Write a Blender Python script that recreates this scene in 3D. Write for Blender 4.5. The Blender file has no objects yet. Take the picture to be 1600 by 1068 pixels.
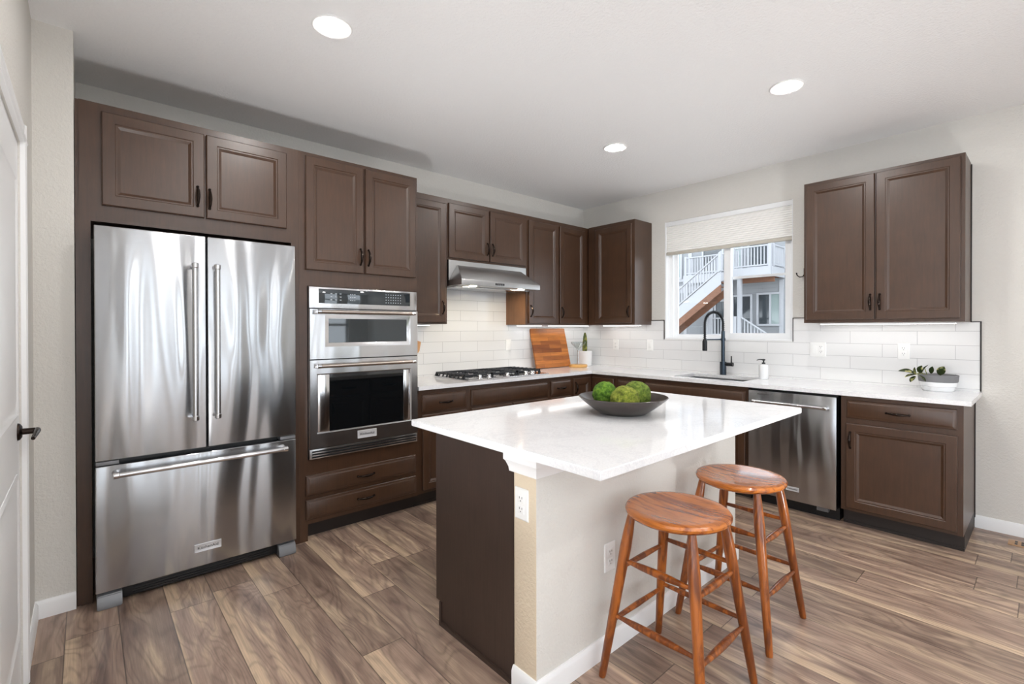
import bpy, bmesh, math, random
from mathutils import Vector, Matrix
random.seed(7)
SC = bpy.context.scene
COL = SC.collection
PI = math.pi

# ------------------------------------------------------------------ camera
cam_d = bpy.data.cameras.new('camera')
cam = bpy.data.objects.new('camera', cam_d)
COL.objects.link(cam)
cam.location = (3.7339, -4.4681, 1.3343)
cam_d.sensor_width = 36.0
cam_d.lens = 749.75 / 1600 * 36.0
cam_d.shift_y = -(534 - 517.16) / 1600
cam_d.clip_start = 0.02
YAW, PITCH, ROLL = 0.8441, -0.0047, -0.0016
_f = Vector((-math.sin(YAW) * math.cos(PITCH), math.cos(YAW) * math.cos(PITCH), math.sin(PITCH)))
_r = Vector((math.cos(YAW), math.sin(YAW), 0))
_u = _r.cross(_f)
_r3 = math.cos(ROLL) * _r + math.sin(ROLL) * _u
_u3 = -math.sin(ROLL) * _r + math.cos(ROLL) * _u
cam.rotation_euler = Matrix((_r3, _u3, -_f)).transposed().to_euler()
SC.camera = cam

# ------------------------------------------------------------------ world, exposure
W = bpy.data.worlds.new('world')
SC.world = W
W.use_nodes = True
bg = W.node_tree.nodes['Background']
bg.inputs[0].default_value = (0.84, 0.92, 1.0, 1)
bg.inputs[1].default_value = 3.6
SC.view_settings.view_transform = 'Standard'
SC.view_settings.look = 'None'
SC.view_settings.exposure = 0.16
SC.view_settings.gamma = 1.0
SC.view_settings.use_curve_mapping = False
SC.cycles.max_bounces = 10
SC.cycles.diffuse_bounces = 6
SC.cycles.caustics_reflective = False
SC.cycles.caustics_refractive = False
SC.cycles.sample_clamp_indirect = 6.0
SC.cycles.use_denoising = True
FILL_W = 42.0           # base power of the added fill lights on the floor
CAN_E = 250.0          # emission of a recessed lamp's lens
UNDER_E = 8.5         # emission of the light strips under the wall cabinets



def portal(loc, rot, sx, sy):
    # tells the sampler where daylight enters (the window openings); adds no light
    ld = bpy.data.lights.new('daylight_portal', 'AREA')
    ld.shape = 'RECTANGLE'
    ld.size, ld.size_y = sx, sy
    ld.cycles.is_portal = True
    o = bpy.data.objects.new('daylight_portal', ld)
    COL.objects.link(o)
    o.location = loc
    o.rotation_euler = rot


RW = [(-1.25, -0.4), (-2.5, -1.75), (-3.5, -2.8), (-4.75, -4.0), (-7.4, -5.2)]      # windows in the far right wall, widened for more daylight: y ranges
RZ = (0.15, 2.62)
PO = (2.9, 6.9)                                          # patio opening added behind the viewer for daylight: x range
for _a, _b in RW:
    portal((7.34, (_a + _b) / 2, sum(RZ) / 2), (0, math.pi / 2, 0), RZ[1] - RZ[0], _b - _a)
portal((sum(PO) / 2, -8.34, 1.2), (-math.pi / 2, 0, 0), PO[1] - PO[0], 2.4)
portal((1.68, 0.149, 1.65), (math.pi / 2, 0, 0), 1.19, 0.85)


# ------------------------------------------------------------------ materials
def srgb(r, g, b):
    f = lambda c: (c / 255) / 12.92 if c / 255 <= 0.04045 else ((c / 255 + 0.055) / 1.055) ** 2.4
    return (f(r), f(g), f(b), 1)


class NT:
    def __init__(self, name):
        self.m = bpy.data.materials.new(name)
        self.m.use_nodes = True
        self.t = self.m.node_tree
        self.p = self.t.nodes['Principled BSDF']
        self.out = self.t.nodes['Material Output']

    def n(self, typ, **kw):
        nd = self.t.nodes.new('ShaderNode' + typ)
        for k, v in kw.items():
            if k.startswith('i_'):
                key = k[2:]
                key = int(key) if key.isdigit() else key.replace('_', ' ')
                nd.inputs[key].default_value = v
            else:
                setattr(nd, k, v)
        return nd

    def l(self, a, b, ao=0, bi=0):
        self.t.links.new(a.outputs[ao], b.inputs[bi])

    def coords(self, scale=(1, 1, 1), kind='Object'):
        tc = self.n('TexCoord')
        mp = self.n('Mapping')
        mp.inputs['Scale'].default_value = scale
        self.l(tc, mp, kind, 'Vector')
        return mp

    def ramp(self, src, stops, so=0):
        r = self.n('ValToRGB')
        e = r.color_ramp.elements
        while len(e) < len(stops):
            e.new(0.5)
        for k, (p, c) in enumerate(stops):
            e[k].position = p
            e[k].color = c
        self.l(src, r, so, 0)
        return r

    def bump(self, src, strength, dist=0.01, so=0):
        b = self.n('Bump')
        b.inputs['Strength'].default_value = strength
        b.inputs['Distance'].default_value = dist
        self.l(src, b, so, 'Height')
        self.l(b, self.p, 0, 'Normal')
        return b


def mk(name, col, rough=0.5, metal=0.0, spec=0.5, coat=0.0, emit=None, es=0.0):
    t = NT(name)
    p = t.p
    p.inputs['Base Color'].default_value = col
    p.inputs['Roughness'].default_value = rough
    p.inputs['Metallic'].default_value = metal
    p.inputs['Specular IOR Level'].default_value = spec
    p.inputs['Coat Weight'].default_value = coat
    if emit:
        p.inputs['Emission Color'].default_value = emit
        p.inputs['Emission Strength'].default_value = es
    return t


def textured_wall(name, col, scale=85, strength=0.6):
    t = mk(name, col, 0.85, spec=0.25)
    mp = t.coords()
    nz = t.n('TexNoise', i_Scale=scale, i_Detail=3.0, i_Roughness=0.55)
    t.l(mp, nz, 0, 'Vector')
    t.bump(nz, strength, 0.006)
    return t.m


def wood_paint(name, c1, c2, rough=0.36, grain=(14, 14, 1.2), coat=0.25):
    t = mk(name, c1, rough, coat=coat)
    t.p.inputs['Coat Roughness'].default_value = 0.34
    mp = t.coords(grain)
    nz = t.n('TexNoise', i_Scale=5.0, i_Detail=8.0, i_Roughness=0.65, i_Distortion=0.6)
    t.l(mp, nz, 0, 'Vector')
    r = t.ramp(nz, [(0.3, c1), (0.72, c2)])
    mp2 = t.coords((1, 1, 1))
    nz2 = t.n('TexNoise', i_Scale=7.0, i_Detail=3.0)
    t.l(mp2, nz2, 0, 'Vector')
    mx = t.n('Mix', data_type='RGBA', blend_type='MULTIPLY')
    mx.inputs['Factor'].default_value = 0.5
    t.l(r, mx, 0, 6)
    r2 = t.ramp(nz2, [(0.3, (0.75, 0.75, 0.75, 1)), (0.7, (1.1, 1.1, 1.1, 1))])
    t.l(r2, mx, 0, 7)
    t.l(mx, t.p, 2, 'Base Color')
    t.bump(nz, 0.04, 0.002)
    return t.m


def steel(name, col=(0.47, 0.48, 0.495, 1), rough=0.23, wavy=0.22, aniso=0.75, rot=0.25):
    t = mk(name, col, rough, 1.0)
    t.p.inputs['Anisotropic'].default_value = aniso
    t.p.inputs['Anisotropic Rotation'].default_value = rot
    tg = t.n('Tangent', direction_type='RADIAL', axis='Z')
    t.l(tg, t.p, 0, 'Tangent')
    mp = t.coords((3.0, 3.0, 0.45))
    nz = t.n('TexNoise', i_Scale=1.6, i_Detail=1.0, i_Roughness=0.4, i_Distortion=0.5)
    t.l(mp, nz, 0, 'Vector')
    b = t.bump(nz, wavy, 0.25)
    return t.m


def thin_glass(name, tint=(1, 1, 1, 1), rough=0.0, ior=1.45):
    t = NT(name)
    t.t.nodes.remove(t.p)
    tr = t.n('BsdfTransparent')
    tr.inputs[0].default_value = tint
    gl = t.n('BsdfGlossy')
    gl.inputs['Roughness'].default_value = rough
    lw = t.n('LayerWeight')
    lw.inputs[0].default_value = 0.5
    pw = t.n('Math', operation='POWER')
    pw.inputs[1].default_value = 4.0
    t.l(lw, pw, 'Facing', 0)
    fr = t.n('Math', operation='MULTIPLY_ADD')
    fr.inputs[1].default_value = 0.55
    fr.inputs[2].default_value = 0.035
    t.l(pw, fr, 0, 0)
    mx = t.n('MixShader')
    t.l(fr, mx, 0, 0)
    t.l(tr, mx, 0, 1)
    t.l(gl, mx, 0, 2)
    t.l(mx, t.out, 0, 0)
    return t.m


def floor_mat():
    t = mk('walnut_plank_floor', (0.3, 0.2, 0.14, 1), 0.36)
    geo = t.n('NewGeometry')
    sep = t.n('SeparateXYZ')
    t.l(geo, sep, 'Position', 0)

    def math_(op, a, b=None, c=None):
        nd = t.n('Math', operation=op)
        for k, v in enumerate((a, b, c)):
            if v is None:
                continue
            if isinstance(v, tuple):
                t.l(v[0], nd, v[1], k)
            elif isinstance(v, (int, float)):
                nd.inputs[k].default_value = v
            else:
                t.l(v, nd, 0, k)
        return nd
    PW, PL = 0.182, 1.22
    v = math_('DIVIDE', math_('ADD', (sep, 'Y'), 3.993), PW)
    row = math_('FLOOR', v)
    vf = math_('FRACT', v)
    wn = t.n('TexWhiteNoise', noise_dimensions='1D')
    t.l(row, wn, 0, 'W')
    u = math_('ADD', math_('DIVIDE', (sep, 'X'), PL), math_('MULTIPLY', (wn, 'Value'), 7.31))
    cell = math_('FLOOR', u)
    uf = math_('FRACT', u)
    cid = t.n('CombineXYZ')
    t.l(cell, cid, 0, 0)
    t.l(row, cid, 0, 1)
    wn2 = t.n('TexWhiteNoise', noise_dimensions='2D')
    t.l(cid, wn2, 0, 0)
    sepc = t.n('SeparateColor')
    t.l(wn2, sepc, 'Color', 0)
    # grain space: along x stretched, shifted per plank
    gx = math_('ADD', (sep, 'X'), math_('MULTIPLY', (sepc, 0), 40.0))
    gy = math_('ADD', (sep, 'Y'), math_('MULTIPLY', (sepc, 1), 40.0))
    gv = t.n('CombineXYZ')
    t.l(gx, gv, 0, 0)
    t.l(gy, gv, 0, 1)
    m1 = t.n('Mapping')
    m1.inputs['Scale'].default_value = (1.5, 11.0, 1)
    t.l(gv, m1, 0, 0)
    n1 = t.n('TexNoise', i_Scale=1.0, i_Detail=5.0, i_Roughness=0.55, i_Distortion=1.3)
    t.l(m1, n1, 0, 'Vector')
    # cathedral rings
    wv = t.n('Math', operation='SINE')
    n0 = t.n('TexNoise', i_Scale=1.0, i_Detail=2.0, i_Roughness=0.45, i_Distortion=0.8)
    m0 = t.n('Mapping')
    m0.inputs['Scale'].default_value = (1.0, 5.0, 1)
    t.l(gv, m0, 0, 0)
    t.l(m0, n0, 0, 'Vector')
    t.l(math_('MULTIPLY', n0, 95.0), wv, 0, 0)
    m2 = t.n('Mapping')
    m2.inputs['Scale'].default_value = (5.0, 170.0, 1)
    t.l(gv, m2, 0, 0)
    n2 = t.n('TexNoise', i_Scale=1.0, i_Detail=4.0, i_Roughness=0.6)
    t.l(m2, n2, 0, 'Vector')
    base = t.ramp(n1, [(0.24, srgb(100, 80, 71)), (0.40, srgb(136, 113, 100)), (0.54, srgb(156, 133, 117)), (0.65, srgb(184, 160, 137)), (0.80, srgb(212, 190, 163))])
    # pale sapwood along one edge of some planks
    edge_w = math_('ADD', math_('MULTIPLY', (sepc, 2), 0.60), -0.22)
    wob = math_('ADD', vf, math_('MULTIPLY', math_('SUBTRACT', n1, 0.5), 0.55))
    sap = t.n('MapRange')
    sap.inputs['From Min'].default_value = 0.05
    sap.inputs['From Max'].default_value = -0.05
    t.l(math_('SUBTRACT', wob, edge_w), sap, 0, 0)
    mx = t.n('Mix', data_type='RGBA')
    t.l(math_('MULTIPLY', sap, 0.6), mx, 0, 0)
    t.l(base, mx, 0, 6)
    mx.inputs[7].default_value = srgb(208, 183, 154)
    # per-plank tone, growth rings, pores
    tone = math_('ADD', math_('MULTIPLY', (wn2, 'Value'), 0.46), 0.72)
    rr_ = t.n('Math', operation='POWER')
    t.l(math_('ADD', math_('MULTIPLY', wv, 0.5), 0.5), rr_, 0, 0)
    rr_.inputs[1].default_value = 3.0
    ring = math_('SUBTRACT', 1.06, math_('MULTIPLY', rr_, 0.26))
    fine = math_('ADD', math_('MULTIPLY', n2, 0.9), 0.55)
    tot = math_('MULTIPLY', math_('MULTIPLY', tone, ring), fine)
    # seams
    e1 = math_('LESS_THAN', math_('MINIMUM', vf, math_('SUBTRACT', 1.0, vf)), 0.011)
    e2 = math_('LESS_THAN', math_('MINIMUM', uf, math_('SUBTRACT', 1.0, uf)), 0.0017)
    seam = math_('MAXIMUM', e1, e2)
    tot2 = math_('MULTIPLY', tot, math_('SUBTRACT', 1.0, math_('MULTIPLY', seam, 0.6)))
    sc = t.n('Mix', data_type='RGBA', blend_type='MULTIPLY')
    sc.inputs[0].default_value = 1.0
    t.l(mx, sc, 2, 6)
    cc = t.n('CombineColor')
    for k in range(3):
        t.l(tot2, cc, 0, k)
    t.l(cc, sc, 0, 7)
    t.l(sc, t.p, 2, 'Base Color')
    rr = math_('ADD', math_('MULTIPLY', n2, 0.14), 0.27)
    t.l(rr, t.p, 0, 'Roughness')
    hh = math_('SUBTRACT', math_('MULTIPLY', n2, 0.25), math_('MULTIPLY', seam, 1.0))
    t.bump(hh, 0.25, 0.0015)
    return t.m


def tile_mat(name, axis, u0, z0):
    t = mk(name, (0.8, 0.8, 0.8, 1), 0.12)
    geo = t.n('NewGeometry')
    sep = t.n('SeparateXYZ')
    t.l(geo, sep, 'Position', 0)
    cb = t.n('CombineXYZ')
    a = t.n('Math', operation='ADD')
    a.inputs[1].default_value = -u0
    t.l(sep, a, axis, 0)
    b = t.n('Math', operation='ADD')
    b.inputs[1].default_value = -z0
    t.l(sep, b, 'Z', 0)
    t.l(a, cb, 0, 0)
    t.l(b, cb, 0, 1)
    br = t.n('TexBrick', offset=0.5, offset_frequency=2, squash=1.0)
    br.inputs['Scale'].default_value = 1.0
    br.inputs['Brick Width'].default_value = 0.4045
    br.inputs['Row Height'].default_value = 0.0975
    br.inputs['Mortar Size'].default_value = 0.0016
    br.inputs['Mortar Smooth'].default_value = 0.3
    br.inputs['Color1'].default_value = srgb(233, 233, 232)
    br.inputs['Color2'].default_value = srgb(229, 229, 229)
    br.inputs['Mortar'].default_value = srgb(186, 186, 186)
    t.l(cb, br, 0, 'Vector')
    t.l(br, t.p, 'Color', 'Base Color')
    b_ = t.bump(br, 0.35, 0.0015, so=1)
    b_.invert = True
    return t.m


def quartz(name):
    t = mk(name, srgb(240, 240, 241), 0.07, spec=0.55)
    mp = t.coords((1, 1, 1))
    n1 = t.n('TexNoise', i_Scale=3.2, i_Detail=9.0, i_Roughness=0.68, i_Distortion=1.4)
    t.l(mp, n1, 0, 'Vector')
    n2 = t.n('TexNoise', i_Scale=140.0, i_Detail=2.0)
    t.l(mp, n2, 0, 'Vector')
    r = t.ramp(n1, [(0.47, srgb(241, 241, 242)), (0.50, srgb(233, 233, 235)), (0.53, srgb(241, 241, 242))])
    r2 = t.ramp(n2, [(0.35, (0.93, 0.93, 0.94, 1)), (0.6, (1, 1, 1, 1))])
    mx = t.n('Mix', data_type='RGBA', blend_type='MULTIPLY')
    mx.inputs[0].default_value = 1.0
    t.l(r, mx, 0, 6)
    t.l(r2, mx, 0, 7)
    t.l(mx, t.p, 2, 'Base Color')
    return t.m


def oak(name, c1, c2, scale=(6, 6, 60), rough=0.25, ring=30.0, coat=0.12):
    t = mk(name, c1, rough, coat=coat)
    t.p.inputs['Coat Roughness'].default_value = 0.10
    mp = t.coords(scale)
    n1 = t.n('TexNoise', i_Scale=1.0, i_Detail=6.0, i_Roughness=0.6, i_Distortion=0.7)
    t.l(mp, n1, 0, 'Vector')
    ms = t.n('Math', operation='MULTIPLY')
    ms.inputs[1].default_value = ring
    t.l(n1, ms, 0, 0)
    sn = t.n('Math', operation='SINE')
    t.l(ms, sn, 0, 0)
    mr = t.n('MapRange')
    mr.inputs['From Min'].default_value = -1.0
    t.l(sn, mr, 0, 0)
    mx = t.n('Mix', data_type='RGBA')
    t.l(mr, mx, 0, 0)
    mx.inputs[6].default_value = c1
    mx.inputs[7].default_value = c2
    t.l(mx, t.p, 2, 'Base Color')
    return t.m


def board_mat():
    t = mk('acacia_strips', (0.4, 0.2, 0.08, 1), 0.4)
    geo = t.n('TexCoord')
    sep = t.n('SeparateXYZ')
    t.l(geo, sep, 'Object', 0)
    cb = t.n('CombineXYZ')
    t.l(sep, cb, 'Y', 0)
    t.l(sep, cb, 'Z', 1)
    br = t.n('TexBrick', offset=0.4, offset_frequency=2)
    br.inputs['Scale'].default_value = 1.0
    br.inputs['Brick Width'].default_value = 0.31
    br.inputs['Row Height'].default_value = 0.042
    br.inputs['Mortar Size'].default_value = 0.0006
    br.inputs['Bias'].default_value = 0.0
    br.inputs['Color1'].default_value = srgb(206, 130, 58)
    br.inputs['Color2'].default_value = srgb(138, 74, 30)
    br.inputs['Mortar'].default_value = srgb(90, 48, 22)
    t.l(cb, br, 0, 'Vector')
    mp = t.coords((10, 4, 60))
    n1 = t.n('TexNoise', i_Scale=1.0, i_Detail=5.0, i_Distortion=0.5)
    t.l(mp, n1, 0, 'Vector')
    r = t.ramp(n1, [(0.3, (0.7, 0.65, 0.6, 1)), (0.7, (1.15, 1.12, 1.1, 1))])
    mx = t.n('Mix', data_type='RGBA', blend_type='MULTIPLY')
    mx.inputs[0].default_value = 1.0
    t.l(br, mx, 'Color', 6)
    t.l(r, mx, 0, 7)
    t.l(mx, t.p, 2, 'Base Color')
    return t.m


def moss_mat(name, c1, c2, c3):
    t = mk(name, c1, 0.9)
    mp = t.coords()
    n1 = t.n('TexNoise', i_Scale=45.0, i_Detail=6.0, i_Roughness=0.7)
    t.l(mp, n1, 0, 'Vector')
    r = t.ramp(n1, [(0.35, c1), (0.52, c2), (0.7, c3)])
    t.l(r, t.p, 0, 'Base Color')
    t.bump(n1, 1.0, 0.012)
    return t.m


def leaf_mat(name, c1, c2):
    t = mk(name, c1, 0.35)
    mp = t.coords()
    n1 = t.n('TexNoise', i_Scale=28.0, i_Detail=2.0)
    t.l(mp, n1, 0, 'Vector')
    r = t.ramp(n1, [(0.5, c1), (0.62, c2)])
    t.l(r, t.p, 0, 'Base Color')
    return t.m


def siding_mat(name, col, h=0.18):
    t = mk(name, col, 0.8)
    geo = t.n('NewGeometry')
    sep = t.n('SeparateXYZ')
    t.l(geo, sep, 'Position', 0)
    m = t.n('Math', operation='DIVIDE')
    m.inputs[1].default_value = h
    t.l(sep, m, 'Z', 0)
    f = t.n('Math', operation='FRACT')
    t.l(m, f, 0, 0)
    t.bump(f, 0.9, 0.02)
    return t.m


def shade_fabric():
    t = NT('cellular_shade_fabric')
    t.p.inputs['Base Color'].default_value = srgb(250, 249, 246)
    t.p.inputs['Roughness'].default_value = 0.9
    tl = t.n('BsdfTranslucent')
    tl.inputs[0].default_value = srgb(240, 236, 228)
    mx = t.n('MixShader')
    mx.inputs[0].default_value = 0.1
    t.l(t.p, mx, 0, 1)
    t.l(tl, mx, 0, 2)
    t.l(mx, t.out, 0, 0)
    return t.m


M = {}
M['wall'] = textured_wall('greige_orange_peel_paint', srgb(218, 215, 209))
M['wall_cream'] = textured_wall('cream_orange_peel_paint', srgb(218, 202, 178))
M['ceiling'] = textured_wall('white_ceiling_texture', srgb(243, 243, 243), 70, 0.7)
M['white'] = mk('white_trim_paint', srgb(238, 238, 238), 0.35).m
M['vinyl'] = mk('white_vinyl', srgb(240, 241, 242), 0.3).m
M['cab'] = wood_paint('dark_stained_maple', srgb(64, 42, 27), srgb(76, 51, 34))
M['cab_in'] = wood_paint('warm_cabinet_side', srgb(122, 86, 58), srgb(138, 98, 68), 0.5, coat=0.0)
M['cab_end'] = wood_paint('espresso_end_panel', srgb(51, 38, 32), srgb(64, 49, 42), 0.4, (30, 30, 1.0), 0.05)
M['toe'] = mk('toe_kick_black', srgb(40, 33, 30), 0.5).m
M['steel'] = steel('brushed_steel')
M['steel_h'] = steel('brushed_steel_smooth', (0.62, 0.62, 0.63, 1), 0.22, 0.08, 0.5)
M['hood'] = steel('hood_steel', (0.55, 0.55, 0.55, 1), 0.36, 0.02, 0.3)
M['chrome'] = mk('polished_steel', (0.72, 0.72, 0.73, 1), 0.16, 1.0).m
M['bronze'] = mk('oil_rubbed_bronze', srgb(44, 35, 30), 0.24, 0.85).m
M['nickel'] = mk('warm_satin_nickel', (0.56, 0.49, 0.43, 1), 0.25, 1.0).m
M['black'] = mk('black_plastic', srgb(24, 24, 26), 0.4).m
M['dark'] = mk('dark_grey_metal', srgb(58, 58, 60), 0.45, 0.3).m
M['foot'] = mk('grey_foot_plastic', srgb(128, 129, 132), 0.45, 0.4).m
M['glass_black'] = mk('black_oven_glass', (0.004, 0.005, 0.006, 1), 0.03, spec=0.9).m
M['glass_mw'] = mk('tinted_microwave_glass', (0.012, 0.02, 0.026, 1), 0.03, spec=1.0).m
M['print'] = mk('black_print', srgb(28, 28, 30), 0.5).m
M['white_print'] = mk('pale_print', srgb(190, 195, 200), 0.5).m
M['badge'] = mk('badge_silver', srgb(212, 212, 214), 0.35, 0.3).m
M['iron'] = mk('cast_iron', srgb(52, 54, 58), 0.45, 0.4).m
M['quartz'] = quartz('white_quartz')
M['tile_l'] = tile_mat('white_subway_tile_left', 'Y', -1.607 - 20 * 0.4045, 0.0465)
M['tile_b'] = tile_mat('white_subway_tile_back', 'X', 3.295 - 20 * 0.4045, 0.0465)
M['edge'] = mk('black_tile_edge', srgb(52, 48, 46), 0.4, 0.5).m
M['floor'] = floor_mat()
M['plate'] = mk('white_outlet_plastic', srgb(243, 243, 241), 0.3).m
M['slot'] = mk('outlet_slot', srgb(60, 58, 56), 0.6).m
M['can_trim'] = mk('downlight_trim', srgb(236, 236, 234), 0.5).m
M['lens'] = mk('downlight_lens', (1, 1, 1, 1), 0.5, emit=(1.0, 0.985, 0.962, 1), es=CAN_E).m
M['strip'] = mk('led_strip', (1, 1, 1, 1), 0.5, emit=(1.0, 0.975, 0.94, 1), es=UNDER_E).m
M['hoodlamp'] = mk('hood_lamp_lens', (1, 1, 1, 1), 0.5, emit=(1.0, 0.85, 0.62, 1), es=170.0).m
M['cherry_leg'] = oak('cherry_stained_oak', srgb(164, 90, 30), srgb(104, 50, 13), (26, 26, 2.2), 0.28, 18.0, 0.25)
M['cherry_seat'] = oak('cherry_stained_oak_seat', srgb(188, 108, 36), srgb(128, 62, 16), (2.2, 22, 22), 0.25, 20.0, 0.5)
M['bowl'] = mk('dark_bowl_glaze', srgb(74, 66, 62), 0.32, 0.35).m
M['moss_a'] = moss_mat('bright_moss', srgb(38, 66, 10), srgb(84, 124, 26), srgb(128, 160, 50))
M['moss_b'] = moss_mat('yellowish_moss', srgb(70, 78, 16), srgb(124, 136, 40), srgb(170, 164, 76))
M['moss_c'] = moss_mat('olive_moss', srgb(60, 76, 18), srgb(104, 126, 40), srgb(150, 156, 72))
M['faucet'] = mk('gunmetal_faucet', srgb(62, 72, 82), 0.28, 0.85).m
M['faucet_black'] = mk('matte_black_faucet', srgb(30, 31, 34), 0.38, 0.5).m
M['sink'] = mk('sink_steel', (0.42, 0.43, 0.44, 1), 0.3, 1.0).m
M['soap'] = mk('white_ceramic', srgb(236, 237, 238), 0.2).m
M['pot_grey'] = mk('grey_concrete_band', srgb(120, 120, 122), 0.8).m
M['soil'] = mk('potting_soil', srgb(60, 46, 36), 0.95).m
M['leaf'] = leaf_mat('variegated_leaf', srgb(52, 68, 28), srgb(206, 204, 140))
M['cactus'] = leaf_mat('striped_succulent', srgb(70, 84, 26), srgb(150, 148, 60))
M['board'] = board_mat()
M['pale_wood'] = oak('pale_maple', srgb(226, 176, 104), srgb(212, 158, 84), (10, 10, 40), 0.4, 8.0)
M['tan_wood'] = oak('tan_beech', srgb(190, 140, 92), srgb(172, 122, 76), (30, 30, 4), 0.5, 8.0)
M['pane'] = thin_glass('window_glass')
M['cup_glass'] = thin_glass('clear_cup_glass', (0.93, 0.95, 0.95, 1), 0.02, 1.6)
M['shade'] = shade_fabric()
M['shade_rail'] = mk('shade_rail_taupe', srgb(196, 190, 178), 0.5).m
M['vent'] = mk('tan_floor_register', srgb(186, 148, 112), 0.5).m
M['siding'] = siding_mat('grey_lap_siding', srgb(160, 162, 165))
M['blocker_siding'] = siding_mat('grey_blocker_siding', srgb(150, 151, 153))
M['rail'] = mk('white_exterior_paint', srgb(192, 193, 197), 0.6).m
M['beam'] = oak('brown_deck_lumber', srgb(138, 98, 76), srgb(112, 76, 58), (2, 8, 8), 0.8, 10.0)
M['extglass'] = mk('exterior_window_glass', srgb(70, 76, 80), 0.08, spec=0.8).m
M['extglass2'] = mk('pale_curtained_glass', srgb(150, 165, 162), 0.1, spec=0.8).m
M['ground'] = mk('outdoor_concrete', srgb(150, 150, 146), 0.9).m
M['mullion'] = mk('dark_window_frame', srgb(70, 70, 72), 0.4).m

# ------------------------------------------------------------------ mesh helpers
ID = lambda a, b, c: (a, b, c)
LWALL = lambda u, d, z: (d, u, z)           # left wall: u along +Y, d out of the wall
BWALL = lambda u, d, z: (u, -d, z)          # window wall: u along +X, d out of the wall
ORG = {}


def new():
    return bmesh.new()


def box(bm, a0, a1, b0, b1, c0, c1, T=ID, bev=0.0, mat=0, seg=2):
    vs = [bm.verts.new(T(a, b, c)) for a in (a0, a1) for b in (b0, b1) for c in (c0, c1)]
    q = [(0, 1, 3, 2), (4, 6, 7, 5), (0, 4, 5, 1), (2, 3, 7, 6), (0, 2, 6, 4), (1, 5, 7, 3)]
    fs = [bm.faces.new([vs[i] for i in f]) for f in q]
    for f in fs:
        f.material_index = mat
    if bev > 0:
        es = list({e for f in fs for e in f.edges})
        r = bmesh.ops.bevel(bm, geom=es, offset=bev, segments=seg, profile=0.6, affect='EDGES')
        for f in r['faces']:
            f.material_index = mat
    return vs


def rings(bm, u0, u1, z0, z1, prof, T, mat=0, cap=True, capmat=None, back=True):
    loops = []
    for ins, d in prof:
        loops.append([bm.verts.new(T(u, d, z)) for u, z in ((u0 + ins, z0 + ins), (u1 - ins, z0 + ins), (u1 - ins, z1 - ins), (u0 + ins, z1 - ins))])
    for A, B in zip(loops, loops[1:]):
        for i in range(4):
            f = bm.faces.new((A[i], A[(i + 1) % 4], B[(i + 1) % 4], B[i]))
            f.material_index = mat
    if cap:
        f = bm.faces.new(loops[-1])
        f.material_index = mat if capmat is None else capmat
    if back:
        bm.faces.new(loops[0]).material_index = mat


def tube(bm, pts, r, seg=12, mat=0, cap=True, squash=None):
    pts = [Vector(p) for p in pts]
    n = len(pts)
    rs = r if isinstance(r, (list, tuple)) else [r] * n
    tang = []
    for i in range(n):
        a = pts[max(0, i - 1)]
        b = pts[min(n - 1, i + 1)]
        tang.append((b - a).normalized())
    t0 = tang[0]
    ref = Vector((0, 0, 1)) if abs(t0.z) < 0.9 else Vector((1, 0, 0))
    nx = (ref - t0 * ref.dot(t0)).normalized()
    prev = None
    for i in range(n):
        t = tang[i]
        nx = (nx - t * nx.dot(t)).normalized()
        ny = t.cross(nx)
        loop = [bm.verts.new(pts[i] + rs[i] * (math.cos(2 * PI * k / seg) * nx + math.sin(2 * PI * k / seg) * ny)) for k in range(seg)]
        if prev:
            for k in range(seg):
                bm.faces.new((prev[k], prev[(k + 1) % seg], loop[(k + 1) % seg], loop[k])).material_index = mat
        elif cap:
            bm.faces.new(loop[::-1]).material_index = mat
        prev = loop
    if cap:
        bm.faces.new(prev).material_index = mat


def lathe(bm, prof, c=(0, 0, 0), seg=32, mat=0, axis='Z'):
    c = Vector(c)
    ax = {'Z': (Vector((1, 0, 0)), Vector((0, 1, 0)), Vector((0, 0, 1))),
          'X': (Vector((0, 1, 0)), Vector((0, 0, 1)), Vector((1, 0, 0))),
          'Y': (Vector((0, 0, 1)), Vector((1, 0, 0)), Vector((0, 1, 0))),
          '-Y': (Vector((0, 0, 1)), Vector((-1, 0, 0)), Vector((0, -1, 0)))}[axis]
    prev = None
    for r, h in prof:
        if r < 1e-6:
            loop = [bm.verts.new(c + ax[2] * h)]
        else:
            loop = [bm.verts.new(c + ax[2] * h + r * (math.cos(2 * PI * k / seg) * ax[0] + math.sin(2 * PI * k / seg) * ax[1])) for k in range(seg)]
        if prev:
            if len(prev) == 1 and len(loop) > 1:
                for k in range(seg):
                    bm.faces.new((prev[0], loop[k], loop[(k + 1) % seg])).material_index = mat
            elif len(loop) == 1 and len(prev) > 1:
                for k in range(seg):
                    bm.faces.new((prev[k], prev[(k + 1) % seg], loop[0])).material_index = mat
            elif len(loop) > 1:
                for k in range(seg):
                    bm.faces.new((prev[k], prev[(k + 1) % seg], loop[(k + 1) % seg], loop[k])).material_index = mat
        prev = loop


def prism(bm, poly, h0, h1, T=ID, mat=0):
    """poly in (a,b), extruded along c"""
    A = [bm.verts.new(T(a, b, h0)) for a, b in poly]
    B = [bm.verts.new(T(a, b, h1)) for a, b in poly]
    n = len(poly)
    bm.faces.new(A).material_index = mat
    bm.faces.new(B).material_index = mat
    for i in range(n):
        bm.faces.new((A[i], A[(i + 1) % n], B[(i + 1) % n], B[i])).material_index = mat


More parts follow.
